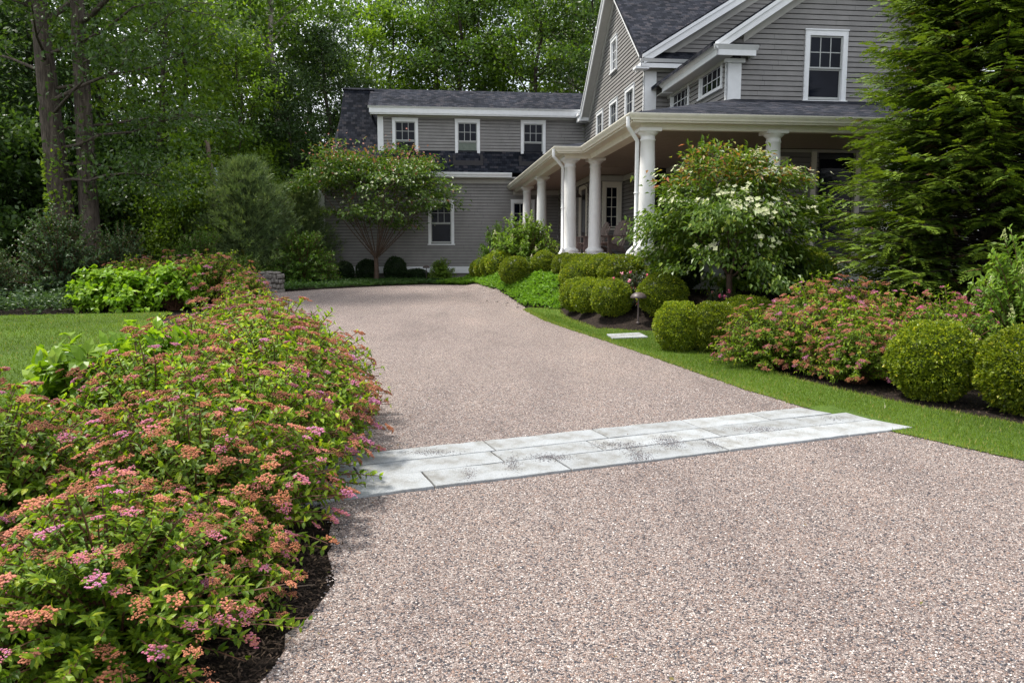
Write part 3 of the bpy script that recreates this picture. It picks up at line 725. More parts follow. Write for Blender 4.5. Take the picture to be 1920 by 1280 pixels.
g = Geo(); g.prism([(21.97, 7.105), (VA, 7.26), (VA, 7.11), (21.97, 7.09)], 'x', UA - .15, UA + 2.4); hp(g, 'roof', M['roof_porch'])
g = Geo()                                               # cross gable rake
def rk(g, u0, z0, sl, u1, v0, v1, top, bot):
    g.prism([(u0, z0 + top), (u0, z0 + bot), (u1, z0 + sl*(u1-u0) + bot), (u1, z0 + sl*(u1-u0) + top)], 'y', v0, v1)
rk(g, 6.15, 7.15, .62, 11.0, 21.98, 22.02, .0, -.20); rk(g, 6.10, 7.17, .62, 11.0, 21.94, 21.98, .03, -.06); hp(g, 'rake_board', M['white'])
g = Geo(); rk(g, 6.4, 7.305, .62, 11.0, 22.02, VA, -.16, -.19); rk(g, 6.6, 7.43, .62, 11.0, VA - .04, VA + .01, -.19, -.40); hp(g, 'rake_soffit', M['soffit'])
g = Geo(); rk(g, 6.10, 7.16, .62, 11.0, 21.96, 22.33, .09, .0); rk(g, 6.55, 7.439, .62, 11.0, 22.33, 25.5, .085, .005)
g.prism([(11.0, 10.167), (11.0, 10.257), (15.9, 7.2), (15.9, 7.12)], 'y', 21.96, 25.5); hp(g, 'roof', M['roof_gable'])

# --- forward block B
UB, VB = 7.0, 17.9
ts = [(18.18, 19.72, 5.56, 6.17), (20.53, 22.05, 5.56, 6.17)]
UBR = 12.7
g = Geo(); clap(g, 'left', UB, lambda z: VB, lambda z: VA, 4.8, 6.12, [hole(*w) for w in ts]); hp(g, 'wall', M['siding'])
for w in ts: window('left', UB, *w, rows=2, cols=4, style='single', casing=.075)
SL = .675
def loB(z): return UB + .30 if z < 6.4 else UB + (z - 6.42) / SL
wB = (8.85, 9.90, 5.23, 6.82)
g = Geo(); clap(g, 'front', VB, loB, lambda z: UBR if z < 6.5 else UBR - (z - 6.45) / SL, 4.95, 8.2, [hole(*wB)])
hp(g, 'wall', M['siding'])
window('front', VB, *wB, casing=.115)
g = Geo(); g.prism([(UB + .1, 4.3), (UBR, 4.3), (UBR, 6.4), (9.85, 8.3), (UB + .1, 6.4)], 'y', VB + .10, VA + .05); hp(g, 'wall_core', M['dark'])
g = Geo(); g.box(UB - .03, UB + .32, VB - .035, VB + .02, 4.95, 6.10); g.box(UB - .03, UB + .0, VB - .035, VB + .08, 4.95, 6.10); hp(g, 'corner_board', M['white'])
g = Geo(); rk(g, 6.47, 6.30, SL, 9.85, VB - .36, VA + .3, .09, .0)
g.prism([(9.85, 8.58), (9.85, 8.67), (13.2, 6.4), (13.2, 6.3)], 'y', VB - .36, VA + .3); hp(g, 'roof', M['roof_gable'])
g = Geo()
rk(g, 6.62, 6.40, SL, 9.85, VB - .35, VB - .31, .0, -.21); rk(g, 6.55, 6.37, SL, 9.85, VB - .39, VB - .35, .03, -.06)
g.prism([(9.85, 8.58), (9.85, 8.37), (13.2, 6.11), (13.2, 6.32)], 'y', VB - .35, VB - .31)
hp(g, 'rake_board', M['white'])
g = Geo(); rk(g, 6.9, 6.60, SL, 9.85, VB - .31, VB, -.16, -.19); rk(g, 7.35, 6.88, SL, 9.85, VB - .04, VB + .01, -.19, -.38)
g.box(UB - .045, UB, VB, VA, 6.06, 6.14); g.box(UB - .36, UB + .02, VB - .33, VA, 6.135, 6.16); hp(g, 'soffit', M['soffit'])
g = Geo()
g.box(6.60, 6.64, VB - .37, VA - .65, 6.12, 6.24); g.prism([(6.60, 6.24), (6.50, 6.34), (6.60, 6.345)], 'y', VB - .42, VA - .6)
g.box(6.60, 7.52, VB - .37, VB - .33, 6.12, 6.24); g.prism([(VB - .37, 6.24), (VB - .45, 6.34), (VB - .37, 6.345)], 'x', 6.52, 7.56)
g.box(7.48, 7.52, VB - .33, VB, 6.12, 6.24); g.box(6.9, 7.38, VB - .10, VB - .03, 6.03, 6.12); g.box(6.60, 6.9, VA - .69, VA - .65, 6.10, 6.24)
hp(g, 'cornice', M['white'])
g = Geo(); g.prism([(VB - .44, 6.35), (VB, 6.49), (VB, 6.36), (VB - .44, 6.33)], 'x', 6.9, 7.58); hp(g, 'roof', M['roof_porch'])

# --- walls under the porch
g = Geo(); clap(g, 'left', UC, lambda z: 24.5, lambda z: WV, 1.57, 4.10, [(25.1, 26.1, 1.5, 3.75)])
clap(g, 'left', UA, lambda z: VA, lambda z: 24.5, 1.57, 4.10, [])
clap(g, 'left', UB, lambda z: VB, lambda z: VA, 1.57, 4.10, [])
wp = (5.57, 6.20, 2.44, 3.88)
clap(g, 'front', 24.5, lambda z: UC, lambda z: UA, 1.57, 4.10, [hole(*wp)])
dr = [(9.25, 10.25, 1.57, 4.0), (7.55, 8.55, 2.4, 3.9)]
clap(g, 'front', VB, lambda z: UB, lambda z: 13.5, 1.57, 4.10, [hole(*w) for w in dr])
hp(g, 'wall', M['siding'])
window('front', 24.5, *wp, rows=4, cols=2, style='single', mat='cream', casing=.12)
window('front', VB, *dr[1], mat='cream')
g = Geo()
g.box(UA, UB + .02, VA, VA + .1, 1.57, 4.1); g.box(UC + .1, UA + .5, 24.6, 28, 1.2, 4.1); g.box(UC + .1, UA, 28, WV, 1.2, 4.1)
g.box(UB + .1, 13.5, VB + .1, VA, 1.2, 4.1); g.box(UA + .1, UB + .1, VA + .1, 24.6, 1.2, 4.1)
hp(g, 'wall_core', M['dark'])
g = Geo(); g.box(UC - .045, UC + .02, 24.98, 25.10, 1.57, 3.87); g.box(UC - .045, UC + .02, 26.1, 26.22, 1.57, 3.87); g.box(UC - .045, UC + .02, 25.1, 26.1, 3.75, 3.87)
hp(g, 'door_frame', M['cream'])
g = Geo(); g.box(9.13, 9.25, VB - .045, VB + .02, 1.57, 4.05)
g.box(10.25, 10.37, VB - .045, VB + .02, 1.57, 4.05)
hp(g, 'door_frame', M['cream'])
g = Geo(); g.box(UC + .02, UC + .07, 25.1, 26.1, 1.57, 3.75); d1 = hp(g, 'door', M['screen'])
g = Geo(); g.box(UC + .0, UC + .021, 25.22, 25.98, 2.35, 3.6); hp(g, 'pane', M['glass'], d1)
g = Geo(); g.box(9.25, 10.25, VB + .02, VB + .07, 1.57, 4.0); d2 = hp(g, 'door', M['screen'])
g = Geo(); g.box(9.37, 10.13, VB + .0, VB + .021, 2.1, 3.88); hp(g, 'pane', M['glass'], d2)
g = Geo()                                               # cream band under the ceiling
g.box(UC - .03, UC, 24.5, WV, 3.93, 4.10); g.box(UC - .03, UA, 24.47, 24.5, 3.93, 4.10); g.box(UA - .03, UA, VA, 24.5, 3.93, 4.1)
g.box(UB - .03, UB, VB - .03, VA, 3.98, 4.1); g.box(UB, 13.5, VB - .03, VB, 4.03, 4.1); g.box(3.4, UC, WV - .03, WV - .021, 3.93, 4.1)
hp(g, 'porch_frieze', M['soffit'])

# --- porch
PV, PU, PU2, VJ = 15.0, 4.3, 3.65, 19.65      # beam centre lines; jog
g = Geo()
poly = [((4.0, 14.72), (14.0, 14.72), (14.0, 19.2), (4.0, 19.2))]
g.box(3.98, 14, 14.70, 19.2, 1.53, 1.57); g.box(3.32, 14, 19.2, WV, 1.53, 1.57); hp(g, 'porch_floor', M['deck'])
g = Geo(); g.box(4.02, 14, 14.74, 14.78, .95, 1.53); g.box(4.02, 4.06, 14.78, 19.24, .95, 1.53); g.box(3.36, 4.06, 19.24, 19.28, .95, 1.53); g.box(3.36, 3.40, 19.28, WV, .75, 1.53); hp(g, 'porch_skirt', M['white'])
g = Geo(); g.box(4.1, 14, 14.85, 19.2, .3, 1.2); g.box(3.5, 13, 19.3, WV, .3, 1.2); hp(g, 'foundation', M['concrete'])
g = Geo()                                               # beams
g.box(PU - .15, 14, PV - .15, PV + .15, 4.04, 4.30); g.box(PU - .15, PU + .15, PV + .15, VJ + .1, 4.04, 4.30)
g.box(PU2 - .15, PU + .15, VJ + .1 - .25, VJ + .15 + .1, 4.04, 4.30); g.box(PU2 - .15, PU2 + .15, VJ + .25, WV, 4.04, 4.30)
hp(g, 'porch_beam', M['cream'])
# cornice and gutter swept round the corners (path = beam face line; normal scaled for the mitres)
def porch_path(o, z):
    a = PV - .15; b = PU - .15; c = PU2 - .15; j = VJ - .15
    return [(14.0, a, z, 0, -1), (b, a, z, -1, -1), (b, j, z, -1, -1), (c, j, z, -1, -1), (c, WV - .03, z, -1, 0)]
g = Geo(); g.sweep([(0, .10), (.26, .10), (.26, .135), (.24, .135), (.24, .17), (0, .17)], porch_path(0, 4.04 - .03)); g.sweep([(0, .0), (.02, .0), (.03, .05), (.06, .10), (0, .10)], porch_path(0, 4.04 - .03 + .0)); hp(g, 'porch_cornice', M['cream'])
g = Geo(); g.sweep([(o + .24, h) for o, h in [(0, 0), (.06, 0), (.07, .03), (.10, .07), (.115, .10), (.115, .12), (0, .12)]], porch_path(0, 4.145)); hp(g, 'gutter', M['cream'])
g = Geo(); g.box(PU, 14, PV, VB, 4.12, 4.14); g.box(PU, UB, VB, VA, 4.12, 4.14); g.box(PU2, UA, VA, 24.5, 4.12, 4.14); g.box(PU2, UC, 24.5, WV, 4.12, 4.14); g.box(PU2, PU, VJ, VA, 4.12, 4.14)
y_ = PV + .2
while y_ < VB - .05: g.box(PU + .16, 14, y_, y_ + .012, 4.112, 4.12); y_ += .085
y_ = VB + .03
while y_ < VA - .02: g.box(PU + .16, UB, y_, y_ + .012, 4.112, 4.12); y_ += .085
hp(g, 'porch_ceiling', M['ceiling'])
e_u, e_v = PU - .15 - .30, PV - .15 - .30               # roof edge lines 3.85, 14.55
g = Geo()
zr = lambda d: 4.27 + .287 * d
g.add([(e_u, e_v, zr(0)), (14.2, e_v, zr(0)), (14.2, VB, zr(VB - e_v)), (e_u + VB - e_v, VB, zr(VB - e_v)),
       (e_u, e_v, zr(0) - .05), (14.2, e_v, zr(0) - .05)], [[(0, 1, 2, 3), (0, 4, 5, 1)]])
hp(g, 'porch_roof', M['roof_porch'])
g = Geo()
D3 = VB - e_v
g.add([(e_u, e_v, zr(0)), (e_u + D3, VB, zr(D3)), (UB, VB, zr(UB - e_u)), (UB, VA, zr(UB - e_u)), (UA, VA, zr(UA - e_u)), (UA, VJ - .4, zr(UA - e_u)), (e_u, VJ - .4, zr(0))], [[(0, 6, 5, 1)], [(1, 5, 4), (1, 4, 3)]])
e2 = PU2 - .45; vj = VJ - .45
za = lambda d: 4.27 + .25 * d
g.add([(e2, vj, za(0)), (e2 + 2.2, vj + 2.2, za(2.2)), (UA, vj + 2.2, za(2.2)), (e_u + .0, vj, za(0)), (UA, WV2, za(UA - e2)), (e2, WV2, za(0)), (UA, vj + UA - e2, za(UA - e2))], [[(0, 1, 2, 3)]])
g.add([(e2, vj, za(0)), (UA, vj + UA - e2, za(UA - e2)), (UA, WV2, za(UA - e2)), (e2, WV2 - .2, za(0))], [[(0, 1, 2, 3)]])
hp(g, 'porch_roof', M['roof_porch_side'])

def column(u, v, zb=1.57):
    g = Geo()
    g.box(u - .25, u + .25, v - .25, v + .25, zb, zb + .10)
    c = hp(g, 'porch_column', M['column'])
    s2 = Geo()
    s2.lathe([(.20, zb + .10), (.232, zb + .125), (.236, zb + .155), (.225, zb + .185), (.19, zb + .20), (.178, zb + .215), (.165, zb + .24), (.160, zb + .9), (.157, zb + 1.3), (.146, zb + 1.9), (.137, zb + 2.24),
              (.150, zb + 2.25), (.152, zb + 2.27), (.138, zb + 2.285), (.140, zb + 2.34), (.16, zb + 2.355), (.195, zb + 2.39), (.20, zb + 2.41)], u, v, 36)
    hp(s2, 'shaft', M['column'], c, True)
    s3 = Geo(); s3.box(u - .215, u + .215, v - .215, v + .215, zb + 2.41, zb + 2.47); hp(s3, 'capital', M['column'], c)
for (u, v) in ((PU, PV), (6.85, PV), (9.4, PV), (11.95, PV), (PU, 19.72), (PU2, 19.75), (PU2, 24.65), (PU2, 28.25)): column(u, v)

def downspout(pts, lab=None):
    g = Geo(); P = np.array(pts, float)
    Q = [P[0]]
    for k in range(1, len(P)-1):
        for t in (.25, .5, .75):
            a = P[k] + (P[k-1]-P[k]) * min(.5, .05/np.linalg.norm(P[k-1]-P[k])); b = P[k] + (P[k+1]-P[k]) * min(.5, .05/np.linalg.norm(P[k+1]-P[k]))
            Q.append((1-t)**2*a + 2*t*(1-t)*P[k] + t*t*b)
    Q.append(P[-1]); g.tube(Q, .038, 10)
    for k, z in enumerate((P[-3][2]*.5 + P[2][2]*.5,)): g.box(P[2][0]-.045, P[2][0]+.045, P[2][1]-.045, P[2][1]+.045, z, z+.02)
    hp(g, 'downspout', M['white'], smooth=True)
downspout([(3.80, 14.60, 4.20), (3.80, 14.60, 4.02), (4.06, 14.88, 3.80), (4.06, 14.88, 1.80), (3.86, 14.70, 1.66), (3.82, 14.64, 1.40)])
downspout([(3.14, 19.25, 4.20), (3.14, 19.25, 4.02), (3.44, 19.62, 3.82), (3.44, 19.62, 1.75), (3.34, 19.3, 1.66), (3.3, 19.2, 1.35)])
g = Geo()                                               # gooseneck lamp by the door
lp = [(UC, 24.85, 3.62), (UC - .05, 24.85, 3.78), (UC - .16, 24.85, 3.86), (UC - .30, 24.85, 3.80), (UC - .36, 24.85, 3.66)]
g.tube(lp, .012, 8); g.lathe([(.03, 3.67), (.035, 3.60), (.05, 3.55), (.14, 3.47), (.15, 3.44)], UC - .36, 24.85, 20); g.box(UC - .03, UC, 24.79, 24.91, 3.56, 3.68); hp(g, 'wall_lamp', M['iron'])

# ------------------------------------------------------------------ adirondack chairs
def make_chair():
    t = empty('adirondack_chair', (0, 0, 0))
    # faces +y
    g = Geo()
    for k in range(6):
        x0 = -.27 + k*.0915; h = .98 - .03*abs(k - 2.5)**1.6
        g.add([(x0, -.16, .22), (x0 + .082, -.16, .22), (x0 + .082*1.1 + (k-2.5)*.012, -.44, h), (x0 + (k-2.5)*.012, -.44, h), (x0, -.18, .21), (x0 + .082, -.18, .21), (x0 + .09 + (k-2.5)*.012, -.46, h), (x0 + (k-2.5)*.012, -.46, h)],
              [[(0, 1, 2, 3), (7, 6, 5, 4), (0, 4, 5, 1), (2, 6, 7, 3), (1, 5, 6, 2), (0, 3, 7, 4)]])
    g.box(-.27, .27, -.38, -.34, .60, .67); g.obj('backrest', M['wood'], t)
    g = Geo()
    for k in range(7):
        y0 = .36 - k*.082; z0 = .36 - k*.019
        g.box(-.27, .27, y0 - .07, y0, z0, z0 + .02)
    g.obj('seat', M['wood'], t)
    g = Geo()
    for s in (-1, 1):
        g.box(s*.25, s*.37, -.36, .44, .54, .562)
    g.obj('armrest', M['wood'], t)
    for s in (-1, 1):
        g = Geo(); g.box(s*.28, s*.31, .26, .38, 0, .54); g.obj('leg', M['wood'], t)
        g = Geo(); g.add([(s*.275, .36, .34), (s*.275, .36, .24), (s*.275, -.62, 0), (s*.275, -.50, .0), (s*.275, -.2, .20), (s*.30, .36, .34), (s*.30, .36, .24), (s*.30, -.62, 0), (s*.30, -.50, .0), (s*.30, -.2, .20)],
              [[(0, 1, 6, 5), (1, 2, 7, 6), (2, 3, 8, 7), (3, 4, 9, 8), (4, 0, 5, 9)], [(0, 4, 1), (1, 4, 3), (1, 3, 2), (5, 6, 9), (6, 8, 9), (6, 7, 8)]]); g.obj('leg', M['wood'], t)
    return t
ch = make_chair()
def at_h(u, v, z): x_, y_ = xy(u, v); return (x_, y_, z)
put(ch, at_h(4.95, 20.6, 1.57), ANG + radians(118), 1.0, 'slatted wooden adirondack chair on the porch between the columns, nearer the corner downspout', 'chair', 'adirondack chairs on the porch')
put(ch, at_h(4.75, 22.1, 1.57), ANG + radians(100), 1.0, 'weathered adirondack chair behind the other, half hidden by a porch column', 'chair', 'adirondack chairs on the porch')

# ------------------------------------------------------------------ plants
def rdir(r, n): 
    d = r.normal(0, 1, (n, 3)); return d / np.linalg.norm(d, axis=1, keepdims=True)
def boxball(seed, n=15000, L=.030, W=.019, dense=True):
    r = np.random.default_rng(seed); g = Geo()
    ph = r.uniform(0, 6.28, 8)
    def rad(d):
        return (1 + .035*np.sin(3*d[:, 0]+ph[0]) * np.cos(4*d[:, 2]+ph[1]) + .03*np.sin(7*d[:, 1]+ph[2]+3*d[:, 0]) + .02*np.sin(13*d[:, 2]+ph[3]+5*d[:, 1])+ .015*np.sin(19*d[:, 0]+ph[4]+9*d[:, 2]))
    d = rdir(r, n); d = d[d[:, 2] > -.93]; n = len(d)
    # unit ball of radius .5, centre at z .47, bottom pulled in
    cen = rdir(r, 620); kk = (d @ cen.T).argmax(1); dd_ = 1 - (d*cen[kk]).sum(1); tuft = r.normal(0, .013, 620)[kk] - np.clip(dd_*12, 0, .042)
    R = .5 * rad(d) * (1 + tuft - np.abs(r.normal(0, .022, n)))
    P = d * R[:, None]; P[:, 2] = P[:, 2]*.98 + .47
    P[:, 2] = np.maximum(P[:, 2], .01)
    Dl = d + r.normal(0, .75, (n, 3)); Nn = d + r.normal(0, .8, (n, 3))
    t = np.clip(r.beta(2.2, 2.6, n), 0, 1)
    lump = .5 + .5*np.sin(9*d[:, 0]+ph[5])*np.sin(9*d[:, 2]+ph[6])*np.sin(8*d[:, 1]+ph[7])
    t = np.clip(t*.85 + .2*lump*r.random(n), 0, 1)
    g.leaves(P, Dl, Nn, L*r.uniform(.7, 1.3, n), W*r.uniform(.7, 1.3, n), t, 'quad')
    # stray shoots
    m = 260; k = r.choice(n, m)
    for j in range(3):
        g.leaves(P[k] + d[k]*.014*j, d[k] + r.normal(0, .6, (m, 3)), rdir(r, m), L*1.1, W, np.clip(t[k] + .2, 0, 1), 'quad')
    # closed inner core in the darkest leaf tint
    seg, rg = 24, 14; V = []
    for a in np.linspace(0.02, pi-.02, rg):
        for b in np.arange(seg)*2*pi/seg: V.append((sin(a)*cos(b), sin(a)*sin(b), cos(a)))
    V = np.array(V); V = V * (.40*rad(V))[:, None]; V[:, 2] = np.maximum(V[:, 2] + .47, .0)
    g.add(V, [[(i2*seg+k2, i2*seg+(k2+1) % seg, (i2+1)*seg+(k2+1) % seg, (i2+1)*seg+k2) for i2 in range(rg-1) for k2 in range(seg)]], .02)
    return g
balls = []
for sd in (11, 12, 13):
    o = boxball(sd, 15000, .036, .022).obj('boxwood', M['box']); balls.append(o)
near_ball = boxball(14, 24000, .034, .020).obj('boxwood', M['box'])
far_ball = boxball(15, 8000, .045, .028).obj('boxwood', M['box'])
yews = [boxball(17, 9000, .045, .022).obj('yew', M['boxdark'])]
gb = 'clipped boxwood balls along the beds'
ORD = random.Random(8)
def ball(x, y, dm, lab, src=None, sz=None, grp=gb, cat='boxwood', zoff=0):
    s_ = src or balls[ORD.randrange(3)]
    return put(s_, (x, y, float(gz(x, y)) + zoff - .03), ORD.uniform(0, 6.28), sz or (dm, dm, dm*.95), lab, cat, grp)
# near right
ball(4.33, 7.86, .93, 'large round boxwood between the orange spirea and the boxwood cut by the right edge', near_ball, (.90, .90, .86))
ball(4.90, 7.20, .98, 'large round boxwood cut off by the right edge of the photo', near_ball, (.94, .94, .90))
ball(2.86, 11.0, .74, 'clipped boxwood ball right beside the orange spirea, second in the pair below the little tree', near_ball, (.70, .70, .78))
ball(2.40, 11.1, .77, 'clipped yellow-green boxwood ball left of the pair beside the orange spirea', near_ball, (.72, .72, .78))
ball(3.72, 12.2, .95, 'boxwood ball whose top shows just behind the orange spirea', sz=(.95, .95, .75))
ball(3.22, 10.95, .72, 'low yellow-green boxwood half buried in the left end of the orange spirea')
ball(2.62, 13.5, .86, 'boxwood ball just right of the mushroom path light', sz=(.88, .88, .76))
ball(1.78, 13.8, .82, 'boxwood ball just left of the mushroom path light, nearest of its row of four', sz=(.76, .76, .70))
ball(1.47, 14.7, .80, 'second boxwood ball back from the path light in the row of four', sz=(.72, .72, .70))
ball(1.31, 15.5, .80, 'third boxwood ball back from the path light in the row of four', sz=(.72, .72, .70))
ball(1.36, 16.3, .82, 'farthest boxwood ball in the row of four beyond the path light', sz=(.74, .74, .72))
ball(2.15, 14.96, 1.0, 'broad boxwood mound behind the pink roses under the corner column', sz=(1.0, 1.0, .72))
ball(3.13, 14.85, .95, 'boxwood ball with tree shade in its leaf colour, against the white porch skirt beside the corner column', yews[0], (.98, .98, .84))  # shade of the small tree is put into the leaf colour
rowb = [(1.94, 16.77), (1.79, 17.4), (1.66, 17.95), (1.46, 18.2), (1.28, 18.8), (.82, 19.5), (.08, 19.4), (-.37, 23.0), (-.60, 24.2), (-.84, 25.4), (-1.10, 27.0)]
rowl = ['first clipped boxwood behind the broad mound, before the porch columns', 'second of the overlapping boxwoods before the porch columns', 'third of the overlapping boxwoods before the porch columns', 'fourth of the overlapping boxwoods before the porch columns',
        'last of the overlapping boxwoods, at the foot of the double columns', 'boxwood ball standing alone right of the hydrangea by the porch', 'largest boxwood ball in front of the white-flowered hydrangea',
        'first narrow boxwood left of the largest ball by the hydrangea', 'second narrow boxwood left of the largest ball by the hydrangea', 'third narrow boxwood left of the largest ball by the hydrangea', 'boxwood at the far end of the row toward the wing wall']
for k, ((x, y), l) in enumerate(zip(rowb, rowl)):
    d_ = [.70, .66, .66, .66, .66, .70, .80, .84, .82, .82, .78][k]
    ball(x, y, d_, l, balls[k % 3] if k < 7 else far_ball, (d_, d_, d_*(1.0 if k < 6 else .9)))
ball(-1.85, 31.2, .5, 'small dark shrub ball against the wing wall beside the light green bush', yews[0], (.62, .6, .5), cat='yew', grp='dark clipped evergreens along the wing wall')
gw = 'dark clipped evergreens along the wing wall'
for (u_, w_, h_, l) in ((-3.10, .72, .84, 'dark clipped evergreen left of the umbrella-shaped tree, nearest the big shrub'), (-2.25, .85, .92, 'dark upright evergreen just left of the small tree trunk by the wing'),
                        (-1.20, .85, 1.02, 'tallest dark evergreen, just right of the small tree trunk by the wing'), (-.40, .95, .55, 'low wide dark evergreen beside the far path light')):
    x_, y_ = xy(u_, 29.9); put(yews[0], (x_, y_, float(gz(x_, y_)) - .05), ORD.uniform(0, 6), (w_, w_, h_), l, 'yew', gw)
for (x_, y_, d_, l) in ((4.55, 15.4, .8, 'dark evergreen mound behind the white-flowered small tree'), (5.6, 14.6, .9, 'green mound between the small tree and the tall arborvitae'), (5.1, 14.2, .7, 'low rounded shrub at the foot of the tall arborvitae')):
    put(balls[1] if d_ == .9 else yews[0], (x_, y_, float(gz(x_, y_)) - .05), 1, (d_, d_, d_), l, 'shrub')

# --- generic dome shrub with stems
def dome_shrub(seed, name, R, Hh, nst, per, L, W, leaf, stem='stem', kind='full', flowers=None, spread=1.0, lo=.25, up=.35, side=.0):
    """R radius, Hh height of the dome; per leaves on each stem"""
    r = np.random.default_rng(seed)
    gs, gl = Geo(), Geo(); tips = []
    az = r.uniform(0, 2*pi, nst); el = np.arcsin(np.clip(r.uniform(.02, 1, nst)**.8, 0, 1))
    for k in range(nst):
        d = np.array([cos(az[k])*cos(el[k]), sin(az[k])*cos(el[k]), sin(el[k])])
        f = r.uniform(.82, 1.05)*(1 + .08*sin(3*az[k]+seed))
        tip = np.array([d[0]*R*f, d[1]*R*f, max(.10*Hh, d[2]*Hh*f)])
        base = np.array([d[0]*R*.12 + r.normal(0, .03), d[1]*R*.12 + r.normal(0, .03), 0])
        ctrl = np.array([tip[0]*.45, tip[1]*.45, tip[2]*.65 + .12*Hh])
        t = np.linspace(0, 1, 7)[:, None]
        path = (1-t)**2*base + 2*t*(1-t)*ctrl + t*t*tip + r.normal(0, .008, (7, 3))*t
        gs.tube(path, np.linspace(.006, .0022, 7)*(R/.8 + .3), 4)
        m = per
        tt = lo + (1-lo)*np.sort(r.random(m)); tt[-3:] = 1.0
        q = tt[:, None]
        P = (1-q)**2*base + 2*q*(1-q)*ctrl + q*q*tip
        T = 2*(1-q)*(ctrl-base) + 2*q*(tip-ctrl); T /= np.linalg.norm(T, axis=1, keepdims=True)
        if side > 0: P = P + r.normal(0, side, (m, 3)) * (1 - .5*q)
        S = rdir(r, m); S -= (S*T).sum(1, keepdims=True)*T; S /= np.linalg.norm(S, axis=1, keepdims=True)+1e-6
        D = T*.55 + S*.95 + np.array([0, 0, .10])
        Nn = np.array([0, 0, 1.0]) + d*.45 + r.normal(0, up, (m, 3))
        tn = np.clip(r.normal(.42, .2, m) + .18*(tt > .9), 0, 1)
        gl.leaves(P, D, Nn, L*r.uniform(.6, 1.25, m)*(1-.25*(tt > .97)), W*r.uniform(.7, 1.2, m), tn, kind)
        tips.append((tip, T[-1], d))
    root = empty(name, (0, 0, 0))
    gs.obj('stems', M[stem], root); gl.obj('foliage', M[leaf], root)
    if flowers:
        gf = Geo(); flowers(gf, tips, r)
        gf.obj('blossoms', M[flowers.mat], root)
    return root
def corymb(frac, size, mat, lo=0, hi=1, nb=34, spread=.0):
    def f(g, tips, r):
        C, Rr, T = [], [], []
        for tip, t, d in tips:
            if d[2] < .12 and r.random() < .5: continue
            if r.random() > frac: continue
            col = r.beta(1.1, 1.5)*(hi-lo) + lo
            col = col if r.random() < .88 else r.uniform(.8, 1)*hi
            nh = r.choice([1, 1, 1, 2, 3])
            for h in range(nh):
                s_ = size*r.uniform(.55, 1.05)*(1 if h == 0 else .7)
                c0 = tip + t*.012 + (np.array([0, 0, .004]) if h == 0 else np.append(r.normal(0, size*1.0, 2), r.normal(0, size*.3)))
                ax = t*.6 + np.array([0, 0, .9]) + r.normal(0, .15, 3); ax /= np.linalg.norm(ax)
                m = int(nb*(1 if h == 0 else .6))
                rr_ = np.sqrt(r.random(m)); a = r.uniform(0, 2*pi, m)
                e1 = np.cross(ax, [0.3, .9, .1]); e1 /= np.linalg.norm(e1); e2 = np.cross(ax, e1)
                lumpy = 1 + .25*np.sin(5*a + r.uniform(0, 6))
                q = c0 + s_*1.1*(rr_*lumpy*np.cos(a))[:, None]*e1 + s_*(rr_*lumpy*np.sin(a))[:, None]*e2 + ax*(s_*.26*(1-rr_**2) + r.normal(0, s_*.07, m))[:, None]
                C.append(q); Rr.append(s_*r.uniform(.10, .185, m)); T.append(np.clip(col + r.normal(0, .07, m), 0, 1))
        g.blobs(np.concatenate(C), np.concatenate(Rr), np.concatenate(T), r, .85)
    f.mat = mat; return f
sp = [dome_shrub(21+k, 'spirea_shrub', .85, 1.0, 340, 42, .060, .025, 'spirea', flowers=corymb(.48, .047, 'blossom', nb=60)) for k in range(3)]
SR = random.Random(4)
gsp = 'spirea shrubs of the left border'
spl = [(-1.42, 3.42, .50, .52, 'low spirea spilling onto the mulch toward the gravel edge'),
       (-1.62, 2.98, .70, .66, 'spirea at the very front of the left border, overhanging the dark mulch'),
       (-2.75, 2.85, .80, .82, 'spirea in the lower left corner of the photo'),
       (-1.66, 3.95, .80, .82, 'second spirea back along the mulch edge of the left border'),
       (-2.80, 4.0, .86, .86, 'spirea at the left edge of the photo, in front of the lawn'),
       (-1.72, 4.9, .82, .88, 'spirea whose pink heads hang beside the end of the stone band'),
       (-1.80, 5.85, .88, .96, 'spirea leaning over the drive just past the stone band'),
       (-2.45, 5.25, .80, .94, 'spirea in the middle of the left border beside the bright hydrangea'),
       (-2.05, 6.9, .90, .98, 'spirea bulging over the gravel with rusty heads, beyond the stone band'),
       (-2.95, 7.2, .80, .88, 'spirea at the back of the left border behind the bright hydrangea'),
       (-2.50, 8.0, .90, .93, 'spirea along the drive in the far half of the left border'),
       (-3.35, 8.2, .80, .80, 'spirea on the lawn side in the far half of the left border'),
       (-3.05, 9.2, .85, .95, 'tall spirea near the far end of the left border by the drive'),
       (-3.80, 9.7, .70, .80, 'spirea near the far end of the left border by the lawn'),
       (-3.62, 10.5, .70, .90, 'last spirea at the far tip of the left border')]
for k, (x_, y_, R_, H_, l) in enumerate(spl):
    put(sp[k % 3], (x_, y_, float(gz(x_, y_)) - .03), SR.uniform(0, 6.28), (R_/.85, R_/.85, H_*1.02), l, 'spirea', gsp)
# far left group
gs2 = 'spirea shrubs beyond the lawn'
for k, (x_, y_, R_, H_, l) in enumerate([(-9.0, 18.6, .9, 1.15, 'pink-topped spirea at the left behind the bright hydrangea beyond the lawn'), (-8.0, 18.6, 1.0, 1.22, 'middle spirea of the clump beyond the lawn'),
                                         (-6.9, 17.9, 1.1, 1.30, 'widest rusty-topped spirea of the clump beyond the lawn'), (-6.05, 17.4, .7, .85, 'right-hand spirea of the clump beyond the lawn, above the border tip')]):
    put(sp[k % 3], (x_, y_, float(gz(x_, y_)) - .03), SR.uniform(0, 6.28), (R_/.85, R_/.85, H_), l, 'spirea', gs2)
